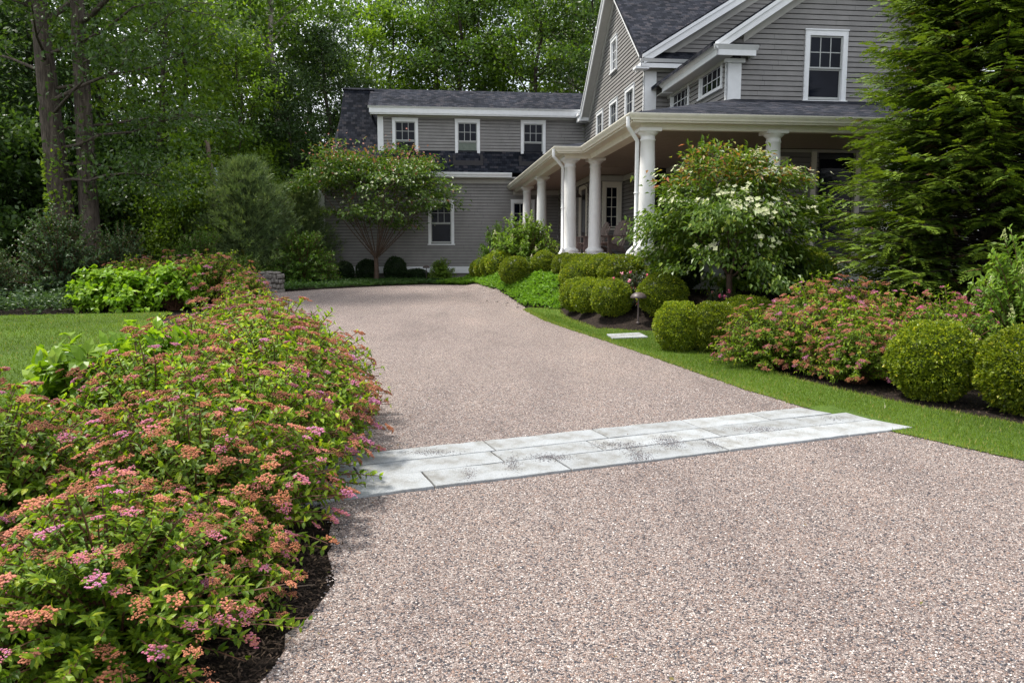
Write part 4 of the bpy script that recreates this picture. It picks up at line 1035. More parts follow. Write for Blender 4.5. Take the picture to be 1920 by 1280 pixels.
# right orange spirea
gs3 = 'spirea shrubs right of the driveway'
for k, (x_, y_, R_, H_, l) in enumerate([(3.28, 9.75, .72, .82, 'orange-headed spirea at the left end of the right-hand bed, hanging over the grass'), (4.05, 9.35, .85, .90, 'orange-headed spirea in the middle of the right-hand clump'),
                                         (4.15, 10.3, .9, 1.12, 'taller spirea behind the middle of the right-hand clump'), (4.85, 9.9, .75, 1.0, 'spirea at the right end of the clump, under the arborvitae'), (3.95, 8.75, .6, .72, 'low spirea in front of the right-hand clump beside the big boxwood')]):
    put(sp[(k+1) % 3], (x_, y_, float(gz(x_, y_)) - .03), SR.uniform(0, 6.28), (R_/.85, R_/.85, H_), l, 'spirea', gs3)
pk = dome_shrub(31, 'pink_spirea', .75, .95, 200, 40, .052, .020, 'spirea', flowers=corymb(.55, .036, 'pinkblossom'))
put(pk, (4.95, 8.75, float(gz(4.95, 8.75)) - .03), .4, (.95, .95, 1.1), 'bright magenta-flowered spirea behind the two big boxwoods', 'spirea')

# hydrangeas
def big_leaf_mounds(seed, name='hydrangea'):
    return dome_shrub(seed, name, .6, .9, 110, 16, .15, .085, 'hydr', 'stem', 'full', lo=.45, up=.25)
hy = big_leaf_mounds(41)
gh = 'bright yellow-green hydrangeas'
for (x_, y_, s_, h_, l) in ((-3.08, 5.55, .9, 1.06, 'bright yellow-green hydrangea poking out of the spirea border, nearer of two'), (-3.02, 6.35, .82, 1.08, 'bright yellow-green hydrangea poking out of the spirea border, farther of two'),
                            (-9.15, 17.3, 1.25, 1.1, 'big bright green hydrangea at the left end beyond the lawn'), (-8.45, 17.1, 1.2, 1.05, 'bright green hydrangea in the middle of the trio beyond the lawn'), (-7.55, 17.3, 1.25, 1.2, 'bright green hydrangea at the right of the trio beyond the lawn')):
    put(hy, (x_, y_, float(gz(x_, y_)) - .03), SR.uniform(0, 6), (s_, s_, h_), l, 'hydrangea', gh)
def panicles(frac, size, mat='panicle'):
    def f(g, tips, r):
        C, Rr, T = [], [], []
        for tip, t, d in tips:
            if r.random() > frac: continue
            m = 30; h = r.random(m); a = r.uniform(0, 6.28, m); w = (1-h)*size*.42
            q = tip + np.stack([np.cos(a)*w, np.sin(a)*w, h*size], -1); C.append(q); Rr.append(np.full(m, size*.085)); T.append(np.clip(r.normal(.5, .3) + r.normal(0, .15, m), 0, 1))
        g.blobs(np.concatenate(C), np.concatenate(Rr), np.concatenate(T), r)
    f.mat = mat; return f
hyp = dome_shrub(43, 'flowering_hydrangea', 1.1, 1.65, 260, 40, .11, .055, 'brightshrub', flowers=panicles(.20, .12), kind='fold')
put(hyp, (.42, 23.4, float(gz(.42, 23.4)) - .03), .5, (1.05, .95, 1.05), 'leafy light green hydrangea with cream flower cones in front of the porch columns', 'hydrangea')
put(hyp, (5.85, 8.7, float(gz(5.85, 8.7)) - .03), 2.5, (.72, .72, 1.02), 'tall hydrangea with cream flower cones at the right edge, behind the cut-off boxwood', 'hydrangea')
dsh = dome_shrub(44, 'garden_shrub', .8, 1.2, 190, 40, .085, .042, 'shrub', kind='fold')
put(dsh, (-.45, 24.9, float(gz(-.45, 24.9))), 0, (.85, .85, 1.35), 'darker shrub rising behind the left side of the porch hydrangea', 'shrub')
lsh = dome_shrub(45, 'light_shrub', .6, .85, 150, 30, .09, .045, 'brightshrub', kind='fold')
x_, y_ = xy(.55, 29.3); put(lsh, (x_, y_, float(gz(x_, y_)) - .03), 0, (.95, .95, 1.0), 'light green bush standing alone before the wing wall', 'shrub')
bsh = dome_shrub(46, 'large_shrub', 1.3, 1.9, 300, 46, .10, .055, 'shrub', kind='fold', flowers=panicles(.05, .10))
put(bsh, (-7.2, 26.6, float(gz(-7.2, 26.6)) - .03), 0, (1.0, .9, .98), 'large dense green shrub at the left corner of the wing', 'shrub')
put(bsh, (-8.4, 24.5, float(gz(-8.4, 24.5)) - .03), 2, (.6, .6, .55), 'low green shrub behind the stone pier', 'shrub')
put(bsh, (-9.2, 23.0, float(gz(-9, 23)) - .03), 1, (.8, .8, .95), 'rounded pale-flecked shrub behind the far spirea clump', 'shrub')
ysh = dome_shrub(47, 'yellow_shrub', .8, 1.4, 130, 30, .10, .05, 'yellowshrub', kind='fold')
put(ysh, (-8.3, 28.2, .6), 0, (.9, .9, 1.35), 'yellow-leaved shrub with reddish tips beside the wing corner', 'shrub')
put(ysh, (-9.1, 26.2, .6), 2, (.75, .75, .85), 'smaller yellow-leaved shrub in front of the soft pine', 'shrub')
vsh = dome_shrub(48, 'dark_shrub', 1.3, 2.2, 300, 46, .10, .05, 'darkshrub', kind='fold')
gd = 'dark shrubs at the wood edge'
for (x_, y_, s_, h_, l) in ((-11.3, 19.5, 1.05, 1.05, 'grey-green bush in front of the big oak trunks'), (-10.2, 20.2, .75, .85, 'lower grey-green bush right of the oak trunks'), (-13.3, 18.9, .95, .95, 'dark bush at the left edge of the photo behind the lawn'), (-12.2, 18.0, .6, .62, 'small dark bush at the back edge of the lawn')):
    put(vsh, (x_, y_, float(gz(x_, y_)) - .05), SR.uniform(0, 6), (s_, s_, h_), l, 'shrub', gd)
# roses
def rosef(g, tips, r):
    C, Rr, T = [], [], []
    for tip, t, d in tips:
        if r.random() > .07 or d[2] < .3: continue
        m = 14; q = tip + r.normal(0, .012, (m, 3)); C.append(q); Rr.append(np.full(m, .014)); T.append(np.clip(r.random() + r.normal(0, .1, m), 0, 1))
    g.blobs(np.concatenate(C), np.concatenate(Rr), np.concatenate(T), r)
rosef.mat = 'rose'
ro = dome_shrub(51, 'rose_bush', .45, .62, 90, 22, .05, .03, 'roseleaf', 'stem', 'fold', flowers=rosef)
gr_ = 'low pink rose bushes'
for (x_, y_, s_, l) in ((1.95, 13.95, 1.0, 'rose bush with pink blooms between the boxwood row and the broad mound'), (2.3, 14.2, .9, 'rose bush with pink blooms just in front of the broad boxwood mound'),
                        (3.55, 13.2, 1.0, 'rose bush with a pink bloom left of the little tree trunk'), (3.95, 13.0, .8, 'rose bush with pale blooms at the foot of the little tree'), (2.75, 12.75, .5, 'tiny rose bush between the boxwood balls'),
                        (-3.6 + 8.3, 12.6, .8, 'rose bush right of the little tree, before the arborvitae')):
    put(ro, (x_, y_, float(gz(x_, y_)) - .02), SR.uniform(0, 6), s_, l, 'rose bush', gr_)

# ground cover
def cover(name, poly, n, h, L, W, mat, seed, lab):
    r = np.random.default_rng(seed); P = np.array(poly); x = r.uniform(P[:, 0].min(), P[:, 0].max(), n*3); y = r.uniform(P[:, 1].min(), P[:, 1].max(), n*3)
    ins = np.zeros(len(x), bool); j = len(P)-1
    for i2 in range(len(P)):
        c = ((P[i2, 1] > y) != (P[j, 1] > y)) & (x < (P[j, 0]-P[i2, 0])*(y-P[i2, 1])/(P[j, 1]-P[i2, 1]+1e-12)+P[i2, 0]); ins ^= c; j = i2
    x, y = x[ins][:n], y[ins][:n]; n = len(x)
    hh = h*(.55 + .3*np.sin(x*5+y*3) * np.sin(y*4.3-x*2) + .25*np.sin(x*11+1)*np.sin(y*9))
    z = gz(x, y) + hh*r.random(n)**.5
    g = Geo(); g.leaves(np.stack([x, y, z], -1), np.stack([r.normal(0, 1, n), r.normal(0, 1, n), r.uniform(-.1, .9, n)], -1), np.stack([r.normal(0, .5, n), r.normal(0, .5, n), np.ones(n)], -1), L*r.uniform(.6, 1.3, n), W*r.uniform(.7, 1.2, n), np.clip(r.normal(.45, .22, n), 0, 1), 'fold')
    tag(g.obj(name, M[mat]), lab, 'ground cover', kind='stuff')
cover('ground_cover', [(-2.7, 26.9), (-1.25, 25.8), (-1.1, 24.5), (-.50, 20.3), (.04, 18.35), (.27, 17.45), (.95, 16.15), (1.15, 16.0), (1.0, 17.2), (1.3, 18.4), (.6, 19.2), (-.3, 22), (-.3, 24.2), (-.8, 26.5), (-1.3, 29.6), (-2.3, 29.8)], 42000, .17, .075, .042, 'cover', 61,
      'bright green leafy ground cover between the driveway and the boxwood row')
def P2(u_, v_): return xy(u_, v_)
cover('ground_cover', [(-7.4, 22.4), (-5.9, 24.0), (-4.5, 25.2), (-3.1, 26.7), (-2.3, 26.6), (-2.0, 29.8), P2(-.2, 30.3), P2(-4.3, 30.3), (-8.3, 27.5)], 26000, .16, .08, .045, 'coverdark', 62,
      'dark green ground cover along the foot of the wing wall')

cover('ground_cover', [(-22, 15.7), (-9.7, 16.15), (-8.9, 18.6), (-9.5, 21), (-22, 21)], 26000, .55, .12, .06, 'darkshrub', 63,
      'dark leafy undergrowth along the back edge of the left lawn')
g = Geo(); r = np.random.default_rng(64); n = 260
y = 2.5 + 17*r.random(n)**1.3; a_ = interp(L_EDGE, y); b_ = interp(R_EDGE, y); t_ = r.beta(.45, .45, n); x = a_ + (b_-a_)*t_
g.leaves(np.stack([x, y, gz(x, y) + .004], -1), np.stack([r.normal(0, 1, n), r.normal(0, 1, n), r.normal(0, .12, n)], -1), np.stack([r.normal(0, .3, n), r.normal(0, .3, n), np.ones(n)], -1), r.uniform(.012, .035, n), r.uniform(.007, .016, n), r.random(n), 'fold')
tag(g.obj('leaf_litter', M['litter']), 'few tiny dry leaves and petals scattered on the driveway', 'leaf litter', kind='stuff')
# path lights
def path_light():
    t = empty('path_light', (0, 0, 0))
    g = Geo(); g.tube([(0, 0, -.05), (0, 0, .50)], .014, 10); g.lathe([(.03, .0), (.035, .02), (.02, .03)], 0, 0, 14); g.obj('post', M['iron'], t, True)
    g = Geo(); g.lathe([(.125, .475), (.128, .485), (.12, .51), (.095, .545), (.055, .572), (.0, .582)], 0, 0, 28); g.lathe([(.125, .475), (.06, .49), (.0, .492)], 0, 0, 28); g.obj('lamp_shade', M['iron'], t, True)
    return t
pl = path_light()
x_, y_ = 2.16, 13.2
put(pl, (x_, y_, float(gz(x_, y_)) - .02), 0, (1.1, 1.1, .92), 'bronze mushroom-cap path light between two boxwood balls beside the grass', 'path light')
x_, y_ = xy(-.02, 29.3)
put(pl, (x_, y_, float(gz(x_, y_)) - .02), 0, 1.1, 'bronze mushroom-cap path light in front of the wing wall', 'path light')

# stone pier
g = Geo(); r = np.random.default_rng(71)
C = []; 
for ly in range(4):
    z = .07 + ly*.15; 
    for s_ in range(7):
        C.append((-.42 + s_*.14 + (ly % 2)*.05, -.20, z))
    for s_ in range(3): C.append((-.46, -.1 + s_*.15, z)); C.append((.46, -.1 + s_*.15, z))
C = np.array(C) + r.normal(0, .015, (len(C), 3))
def rocks(g, C, sx, sy, sz):
    t_ = np.linspace(0, pi, 7); 
    for c in C:
        V = []; a_, b_, c_ = sx*r.uniform(.75, 1.25), sy*r.uniform(.8, 1.2), sz*r.uniform(.85, 1.15)
        for th in t_:
            for ph in np.arange(9)*2*pi/9:
                q = np.array([sin(th)*cos(ph), sin(th)*sin(ph), cos(th)]); q = np.sign(q)*np.abs(q)**.62
                V.append(c + q*np.array([a_, b_, c_])*r.uniform(.93, 1.06))
        g.add(V, [[(i2*9+k2, i2*9+(k2+1) % 9, (i2+1)*9+(k2+1) % 9, (i2+1)*9+k2) for i2 in range(6) for k2 in range(9)]])
rocks(g, C, .085, .10, .072); g.box(-.4, .4, -.18, .30, 0, .58)
rocks(g, np.array([(-.3, -.02, .62), (-.02, .0, .63), (.27, -.02, .62)]), .16, .22, .05)
o = g.obj('stone_pier', M['rock']); o.scale = (.72, .8, .95); o.location = (-7.05, 22.6, float(gz(-6.95, 22.6)) - .05); o.rotation_euler = (0, 0, .2)
tag(o, 'low fieldstone wall end with a flat cap at the far left corner of the driveway', 'stone wall')

# leaning utility pole and pale marker
g = Geo(); g.tube([(0, 0, 0), (-.12, 0, 2.5), (-.42, 0, 5.3)], [.11, .10, .085], 10); t = empty('utility_pole', (-11.0, 29.6, .55)); g.obj('pole', M['polewood'], t, True)
g = Geo(); g.tube([(-.30, -.1, 3.55), (-.42, -.12, 3.62), (-.4, -.12, 3.5)], .05, 8); g.obj('insulator', M['marker'], t, True)
tag(t, 'leaning weathered wooden utility pole among the dark trees', 'utility pole')
g = Geo(); g.prism([(-.14, 4.2), (-.28, 4.2), (.06, 0), (.20, 0)], 'y', -.02, .02); o = g.obj('marker_post', M['marker']); o.location = (-10.75, 29.2, .6)
tag(o, 'pale blue-white slanted strip beside the leaning utility pole', 'marker post')
# twig and fallen leaf
g = Geo(); g.tube([(-.1, -.05, .02), (.12, .05, .03), (.28, .14, .028), (.42, .21, .012)], [.002, .0035, .0035, .002], 6); o = g.obj('dead_stem', M['polewood']); o.location = (-1.35, 3.28, float(gz(-1.3, 3.3)) + .01)
tag(o, 'thin brown dead stem lying across the mulch toward the gravel', 'twig')
g = Geo(); g.leaves(np.array([(0, 0, 0.)]), np.array([(.2, .2, 1.)]), np.array([(1., -.6, .1)]), .07, .045, .95, 'full'); o = g.obj('fallen_leaf', M['panicle']); o.location = (3.50, 7.15, float(gz(3.5, 7.15)) + .03)
tag(o, 'single pale dead leaf standing in the grass right of the stone band', 'leaf')

# ------------------------------------------------------------------ flowering dogwoods
def dogwood(seed, Hh, R, fork, trunk_r, nstem, nclus, per, L, W, zlo, name, droop=.5, brac=.02, pink=0., tips_col=False, rz=1.0, cs=1.0, fl=.38, bs=.45):
    r = np.random.default_rng(seed); gt, gl, gb_, gp = Geo(), Geo(), Geo(), Geo()
    gt.tube([(0, 0, -.05), (.01, 0, fork*.5), (0, .01, fork)], [trunk_r*1.25, trunk_r, trunk_r*.95], 10)
    cl = []
    for k in range(nstem):
        az = 2.4*k + r.normal(0, .3); q = ((k+.5)/nstem)**.55
        rad_ = R*(.15 + .75*q); zt = zlo + (Hh-zlo)*sqrt(max(.02, 1-(rad_/R)**2))*r.uniform(.72, .95)
        tip = np.array([cos(az)*rad_, sin(az)*rad_, zt]); base = np.array([cos(az)*.03, sin(az)*.03, fork*r.uniform(.85, 1)])
        ctrl = np.array([tip[0]*.55, tip[1]*.55, fork + (tip[2]-fork)*(.42 if rad_ > .5*R else .55)])
        t = np.linspace(0, 1, 9)[:, None]; path = (1-t)**2*base + 2*t*(1-t)*ctrl + t*t*tip + r.normal(0, .025*R/2, (9, 3))*t*(1-t*.5)
        gt.tube(path, np.linspace(trunk_r*.27, trunk_r*.09, 9), 6)
        for j in range(5):
            i2 = r.integers(3, 9); p0 = path[i2]; d = rdir(r, 1)[0]; d[2] = abs(d[2])*.6 + .15; e = p0 + d*R*r.uniform(.2, .42)
            gt.tube([p0, (p0+e)/2 + r.normal(0, .03, 3), e], [trunk_r*.16, trunk_r*.10, trunk_r*.05], 5); cl.append(e)
        cl.append(tip)
    # clusters over the shell
    nl_ = 44 if tips_col else 30
    for k in range(nl_):
        s_ = sqrt((k+.5)/nl_)*.86; a = 2.39996*k + seed; f = r.uniform(.70, 1.0)
        lc = np.array([cos(a)*s_*R, sin(a)*s_*R, zlo + (Hh-zlo)*sqrt(1-s_**2)*f]) + r.normal(0, .03*R, 3)
        if s_ > .62 and k % 3 == 0: lc[2] = zlo + (Hh-zlo)*r.uniform(-.05, .30); lc[:2] *= 1.08
        if tips_col and k % 2: lc[2] = zlo + (Hh-zlo)*r.uniform(.0, .55); lc[:2] *= 1.0 if s_ > .6 else 1.35
        rl = R*r.uniform(.16, .30)
        for j in range(int(nclus/nl_)):
            q_ = sqrt(r.random()); b_ = r.uniform(0, 6.28)
            cl.append(lc + np.array([cos(b_)*q_*rl, sin(b_)*q_*rl, (.30 - q_*q_*.75)*rl + r.normal(0, .06*rl)]))
    m = 0
    if m > 0:
        a = r.uniform(0, 2*pi, m); s_ = np.sqrt(r.random(m))*.98; zz = zlo + (Hh-zlo)*np.sqrt(1-s_**2)*r.uniform(.55, 1.0, m)**.5 + (Hh-zlo)*.14*r.normal(0, 1, m)*(s_ > .6)
        lum = 1 + .10*np.sin(a*3+seed) + .07*np.sin(a*7)
        cl += list(np.stack([np.cos(a)*s_*R*lum, np.sin(a)*s_*R*lum, zz*(1+.03*np.sin(5*a))], -1))
    grp_ = [np.array([.10, -.55, 2.3]), np.array([-.35, -.75, 2.0]), np.array([.55, -.6, 2.15]), np.array([.1, -1.1, 1.75]), np.array([-.1, -1.2, 1.35]), np.array([.8, -.8, 1.7])]
    for c in cl:
        n = int(per*r.uniform(.6, 1.3)); cr = R*.085*cs*r.uniform(.7, 1.3)
        P = c + r.normal(0, 1, (n, 3))*np.array([cr, cr, cr*fl])
        out = P - np.array([0, 0, zlo*.9]); out[:, 2] *= .6; out /= np.linalg.norm(out, axis=1, keepdims=True)+1e-6
        D = out + r.normal(0, .55, (n, 3)); D[:, 2] -= droop
        Nn = np.array([0, 0, 1.]) + out*.5 + r.normal(0, .35, (n, 3))
        top = (P[:, 2] - zlo)/(Hh-zlo)
        tn = np.clip(r.normal(.42, .2, n), 0, .9)
        if tips_col: tn = np.where((top > .72) & (r.random(n) < .28), r.uniform(.9, 1, n), tn)
        else: tn = np.where(r.random(n) < .02 + .09*(top > .75), r.uniform(.9, 1, n), tn)
        gl.leaves(P, D, Nn, L*r.uniform(.6, 1.2, n), W*r.uniform(.7, 1.2, n), tn, 'fold' if L > .1 else 'full')
        gd_ = min(np.linalg.norm((c - q_)/np.array([1, 1, .8])) for q_ in grp_)
        if r.random() < (brac if not tips_col else (.6 if gd_ < .36 else .10)):
            m2 = r.integers(5, 14) if tips_col else r.integers(2, 6)
            for q_ in range(m2):
                oc = c - np.array([0, 0, zlo]); oc /= np.linalg.norm(oc); oc[2] = max(.35, oc[2]); oc /= np.linalg.norm(oc)
                p = c + r.normal(0, 1, 3)*np.array([cr, cr, cr*.3]) + oc*cr*.85
                e1 = np.cross(oc + r.normal(0, .3, 3), [.2, .9, .1]); e1 /= np.linalg.norm(e1); e2 = np.cross(oc, e1); e2 /= np.linalg.norm(e2)
                A = np.arange(4)*pi/2 + r.uniform(0, 1.5)
                gb_.leaves(np.repeat(p[None], 4, 0), np.cos(A)[:, None]*e1 + np.sin(A)[:, None]*e2 + oc*.15, np.tile(oc, (4, 1)), L*bs, L*bs*.85, r.random(4), 'quad')
        if pink and r.random() < pink and c[2] > zlo + .6*(Hh-zlo):
            m2 = r.integers(4, 9); P = c + r.normal(0, 1, (m2, 3))*cr*.8 + np.array([0, 0, cr*.9])
            gp.leaves(P, rdir(r, m2) + np.array([0, 0, .5]), rdir(r, m2), L*.6, L*.45, r.random(m2), 'fold')
    t = empty(name, (0, 0, 0))
    gt.obj('trunk', M['greystem'], t, True); gl.obj('crown', M['dogleaf' if tips_col else 'dogleaf2'], t)
    if gb_.n: gb_.obj('blossoms', M['bract'], t)
    if gp.n: gp.obj('young_leaves', M['dogpink'], t)
    return t
dw = dogwood(81, 4.85, 2.85, 1.05, .085, 17, 250, 38, .165, .085, 2.45, 'dogwood_tree', .35, .07, .36, cs=1.15, fl=.26, bs=.28)
x_, y_ = xy(-1.85, 28.9)
dw.location = (x_, y_, float(gz(x_, y_)) - .05)
tag(dw, 'umbrella-shaped dogwood with many fine stems standing before the wing wall', 'tree')
dk = dogwood(82, 2.80, 1.62, .62, .055, 9, 400, 46, .115, .052, .50, 'kousa_dogwood', .85, .20, 0, True, cs=1.05, fl=.45, bs=.46)
dk.location = (3.85, 13.75, float(gz(3.85, 13.75)) - .03); dk.rotation_euler = (0, 0, -.12)
tag(dk, 'small dense dogwood with white blossom clusters and orange leaf tips before the porch', 'tree')

# ------------------------------------------------------------------ arborvitae
def arborvitae(seed, Hh, R):
    r = np.random.default_rng(seed); gt, gl = Geo(), Geo()
    gt.tube([(0, 0, -.1), (.05, .02, Hh*.5), (0, 0, Hh*.97)], [.16, .09, .02], 9)
    PP, DD, NN, LL, TT = [], [], [], [], []
    nb = 1150
    for k in range(nb):
        f = ((k + r.random())/nb)**.9; z0 = .12 + f*(Hh-.35); az = k*2.39996 + r.normal(0, .2)
        rm = R*(1-f)**.62*(.82 + .18*min(1, f*6))*r.uniform(.68, 1.12) + .12
        d = np.array([cos(az), sin(az), 0]); side = np.array([-sin(az), cos(az), 0])
        s_ = np.linspace(0, 1, 7)
        path = np.array([[0, 0, z0]]) + s_[:, None]*rm*d + np.stack([0*s_, 0*s_, rm*(.28*s_ - .55*s_**2 + .32*s_**3.5)], -1) + side*(r.normal(0, .06)*s_**2*rm)[:, None]
        gt.tube(path, np.linspace(.014, .003, 7)*(rm/R+.3), 4)
        m = int(9 + 15*rm/R); tilt = r.normal(0, .35)
        for j in range(m):
            t_ = .32 + .68*(j + .5)/m; i2 = min(5, int(t_*6)); fr = t_*6 - i2; p = path[i2]*(1-fr) + path[i2+1]*fr
            sg = 1 if j % 2 else -1
            sl = (.20 + .26*(1-t_)**.5)*r.uniform(.8, 1.3)
            dd = d*.75 + side*sg*r.uniform(.5, .95) + np.array([0, 0, r.uniform(-.28, .18)]) + side*0
            dd /= np.linalg.norm(dd)
            if j == m-1: dd = d*1.0 + np.array([0, 0, .25]); dd /= np.linalg.norm(dd)
            up = np.array([0, 0, 1.]) + side*tilt + r.normal(0, .15, 3); up -= up.dot(dd)*dd; up /= np.linalg.norm(up)
            sd = np.cross(dd, up)
            q = 8; ss = (np.arange(q)+.5)/q
            base = p + dd*(ss*sl)[:, None] - np.array([0, 0, 1.])*((ss**2)*sl*.22)[:, None]
            for sg2 in (-1, 1):
                PP.append(base); v = dd*.85 + sd*sg2*.6 - np.array([0, 0, .12]); DD.append(np.tile(v, (q, 1)) + r.normal(0, .08, (q, 3)))
                NN.append(np.tile(up, (q, 1)) + r.normal(0, .25, (q, 3))); LL.append(sl*.30*(1-.55*ss)*r.uniform(.8, 1.2, q))
                c0 = r.normal(.40, .15) + .22*(t_ > .75)
                TT.append(np.clip(c0 + .15*ss + r.normal(0, .06, q), 0, .84) if r.random() > (.012 if t_ > .5 else .16) else np.full(q, 1.0))
    P = np.concatenate(PP); D = np.concatenate(DD); Nn = np.concatenate(NN); L_ = np.concatenate(LL)
    gl.leaves(P, D, Nn, L_*1.15, L_*.42, np.concatenate(TT), 'quad')
    t = empty('arborvitae', (0, 0, 0)); gt.obj('trunk', M['barkdark'], t, True); gl.obj('crown', M['thuja'], t)
    return t
av = arborvitae(91, 8.6, 2.55)
put(av, (7.2, 11.8, float(gz(7.2, 11.8)) - .05), 0, (.97, .97, 1.05), 'tall feathery green arborvitae with layered sprays in front of the porch', 'tree')
put(av, (9.7, 12.6, float(gz(9.7, 12.6)) - .05), 2, 1.0, 'darker arborvitae at the right edge, behind the tall feathery one', 'tree')

# ------------------------------------------------------------------ woodland
def tree(seed, Hh, r0, cb, R, nl, per, L, mat, barkm='barkdark', lean=0, name='woodland_tree', flat=.5, sub=5, csize=1.0, shape='oval', twin=False, kind='quad', fine=.0, wob_=.012, low=()):
    r = np.random.default_rng(seed); gt, gl = Geo(), Geo()
    stems = [0] if not twin else [0, 1]
    for sN in stems:
        la = r.uniform(0, 6.28); ox = np.array([.0, .0, 0]) if not sN else np.array([.52, .15, 0])
        n = 12; s_ = np.linspace(0, 1, n); wx = np.cumsum(r.normal(0, wob_, n))*Hh; wy = np.cumsum(r.normal(0, wob_, n))*Hh
        path = np.stack([ox[0] + wx*s_ + (lean if not sN else lean*-.4)*s_*Hh*.1, ox[1] + wy*s_, s_*Hh*.93 - .1], -1)
        rr_ = r0*(1-s_)**.75*(.8 if sN else 1) + .02; rr_[0] *= 1.35
        gt.tube(path, rr_, 10)
        for k in range(nl + (len(low) if not sN else 0)):
            lw = k >= nl
            f = cb + (.97-cb)*(k+r.random())/nl
            if lw: f = low[k-nl][0]/Hh
            fi = f*(n-1)*.999; i2 = int(fi); p0 = path[i2]*(1-fi+i2) + path[i2+1]*(fi-i2)
            ff = max(0, (f-cb)/(1-cb))
            prof = (sin(pi*min(1, .18+ff*.82))**.6 if shape == 'oval' else (1-ff)**.75+.08)
            ln = R*prof*r.uniform(.65, 1.1); az = k*2.4 + r.normal(0, .35)
            el = r.uniform(.15, .75) if shape == 'oval' else r.uniform(-.12, .22)
            if lw: az, ln, el = low[k-nl][1], low[k-nl][2], low[k-nl][3]
            d = np.array([cos(az)*cos(el), sin(az)*cos(el), sin(el)])
            t = np.linspace(0, 1, 6)[:, None]
            pth = p0 + t*ln*d + np.array([0, 0, 1.])*(ln*.12*t**2) + r.normal(0, .035*ln, (6, 3))*t
            gt.tube(pth, np.linspace(max(.02, r0*(.16 if lw else .30)*(1-ff*.7)), .012, 6), 5)
            cen = []
            for j in range(sub):
                i3 = r.integers(2, 6); q0 = pth[i3]; e = q0 + (rdir(r, 1)[0]*np.array([1, 1, .5]) + d*.35)*ln*r.uniform(.16, .40)
                gt.tube([q0, (q0+e)/2 + r.normal(0, .03*ln, 3), e], [.016, .012, .006], 4); cen.append(e)
            cen.append(pth[-1]); cen.append(pth[4])
            for c in cen:
                m = int(per*r.uniform(.5, 1.4)); cr = csize*r.uniform(.35, .8)
                P = c + r.normal(0, 1, (m, 3))*np.array([cr, cr, cr*flat])
                D = rdir(r, m)*.8 + np.array([0, 0, -.15]) + d*.3; Nn = np.array([0, 0, 1.]) + r.normal(0, .55, (m, 3))
                cc = r.normal(.45, .13)
                gl.leaves(P, D, Nn, L*r.uniform(.6, 1.3, m), L*(.55 if not fine else fine)*r.uniform(.7, 1.2, m), np.clip(cc + r.normal(0, .15, m), 0, 1), kind)
    t = empty(name, (0, 0, 0)); gt.obj('trunk', M[barkm], t, True); gl.obj('crown', M[mat], t)
    return t
# the big twin-trunked oak
oak = tree(101, 17, .36, .46, 5.2, 15, 120, .145, 'forest2', 'bark', lean=-.5, name='oak_tree', twin=True, sub=6, csize=.85, wob_=.002,
           low=((3.6, -.5, 3.6, .0), (4.6, -.2, 4.2, .1), (5.6, -.7, 4.0, .2), (6.4, .15, 4.6, .2), (6.9, 2.8, 3.6, .3), (7.2, -1.1, 3.4, .2), (5.2, .5, 3.8, .15), (4.2, .1, 2.6, -.1), (6.0, -.4, 5.2, .25), (7.4, -.3, 5.5, .2)))
put(oak, (-12.95, 22.8, .45), 0, 1, 'old oak with two thick rough trunks rising from one base at the left', 'tree')
r = np.random.default_rng(7); g = Geo(); n = 260                     # climbing vine on the trunk
z = r.uniform(.6, 4.2, n); a = r.uniform(3.4, 6.0, n); rad_ = .44 - z*.02
g.leaves(np.stack([np.cos(a)*rad_ - z*.04, np.sin(a)*rad_, z], -1), np.stack([np.cos(a), np.sin(a), r.normal(0, .5, n)], -1) + r.normal(0, .5, (n, 3)), rdir(r, n), .13, .10, r.uniform(.3, 1, n), 'fold')
o = g.obj('climbing_vine', M['forest3'], oak)

tA = tree(111, 19, .24, .30, 4.2, 22, 62, .27, 'forest1', 'barkdark', sub=5)
tB = tree(112, 21, .20, .40, 3.8, 20, 62, .26, 'forest2', 'barkdark', sub=5)
tC = tree(113, 18, .17, .22, 3.6, 22, 66, .27, 'forest3', 'barkdark', sub=5)
tD = tree(114, 22, .28, .50, 4.4, 16, 66, .26, 'forest1', 'barkpale', sub=6)
tH = tree(115, 14, .17, .06, 3.3, 62, 58, .22, 'hemlock', 'barkdark', name='hemlock_tree', shape='cone', flat=.22, sub=4, fine=.3)
tU = tree(116, 7, .10, .05, 3.0, 26, 80, .22, 'forest2', 'barkdark', name='understory_tree', sub=5)
tL = tree(117, 7.5, .10, .10, 3.0, 24, 80, .22, 'forest3', 'barkdark', name='understory_tree', sub=5)
gf = 'woodland trees behind the house'
TR = random.Random(12)
def at_px(px, d): return (px - 960)/1450*d
lab = {'a': 'slender leafy tree in the dense dark wood behind the lawn and the house', 'h': 'dark feathery hemlock in the wood left of the house', 'u': 'low leafy young tree filling the dark edge of the wood'}
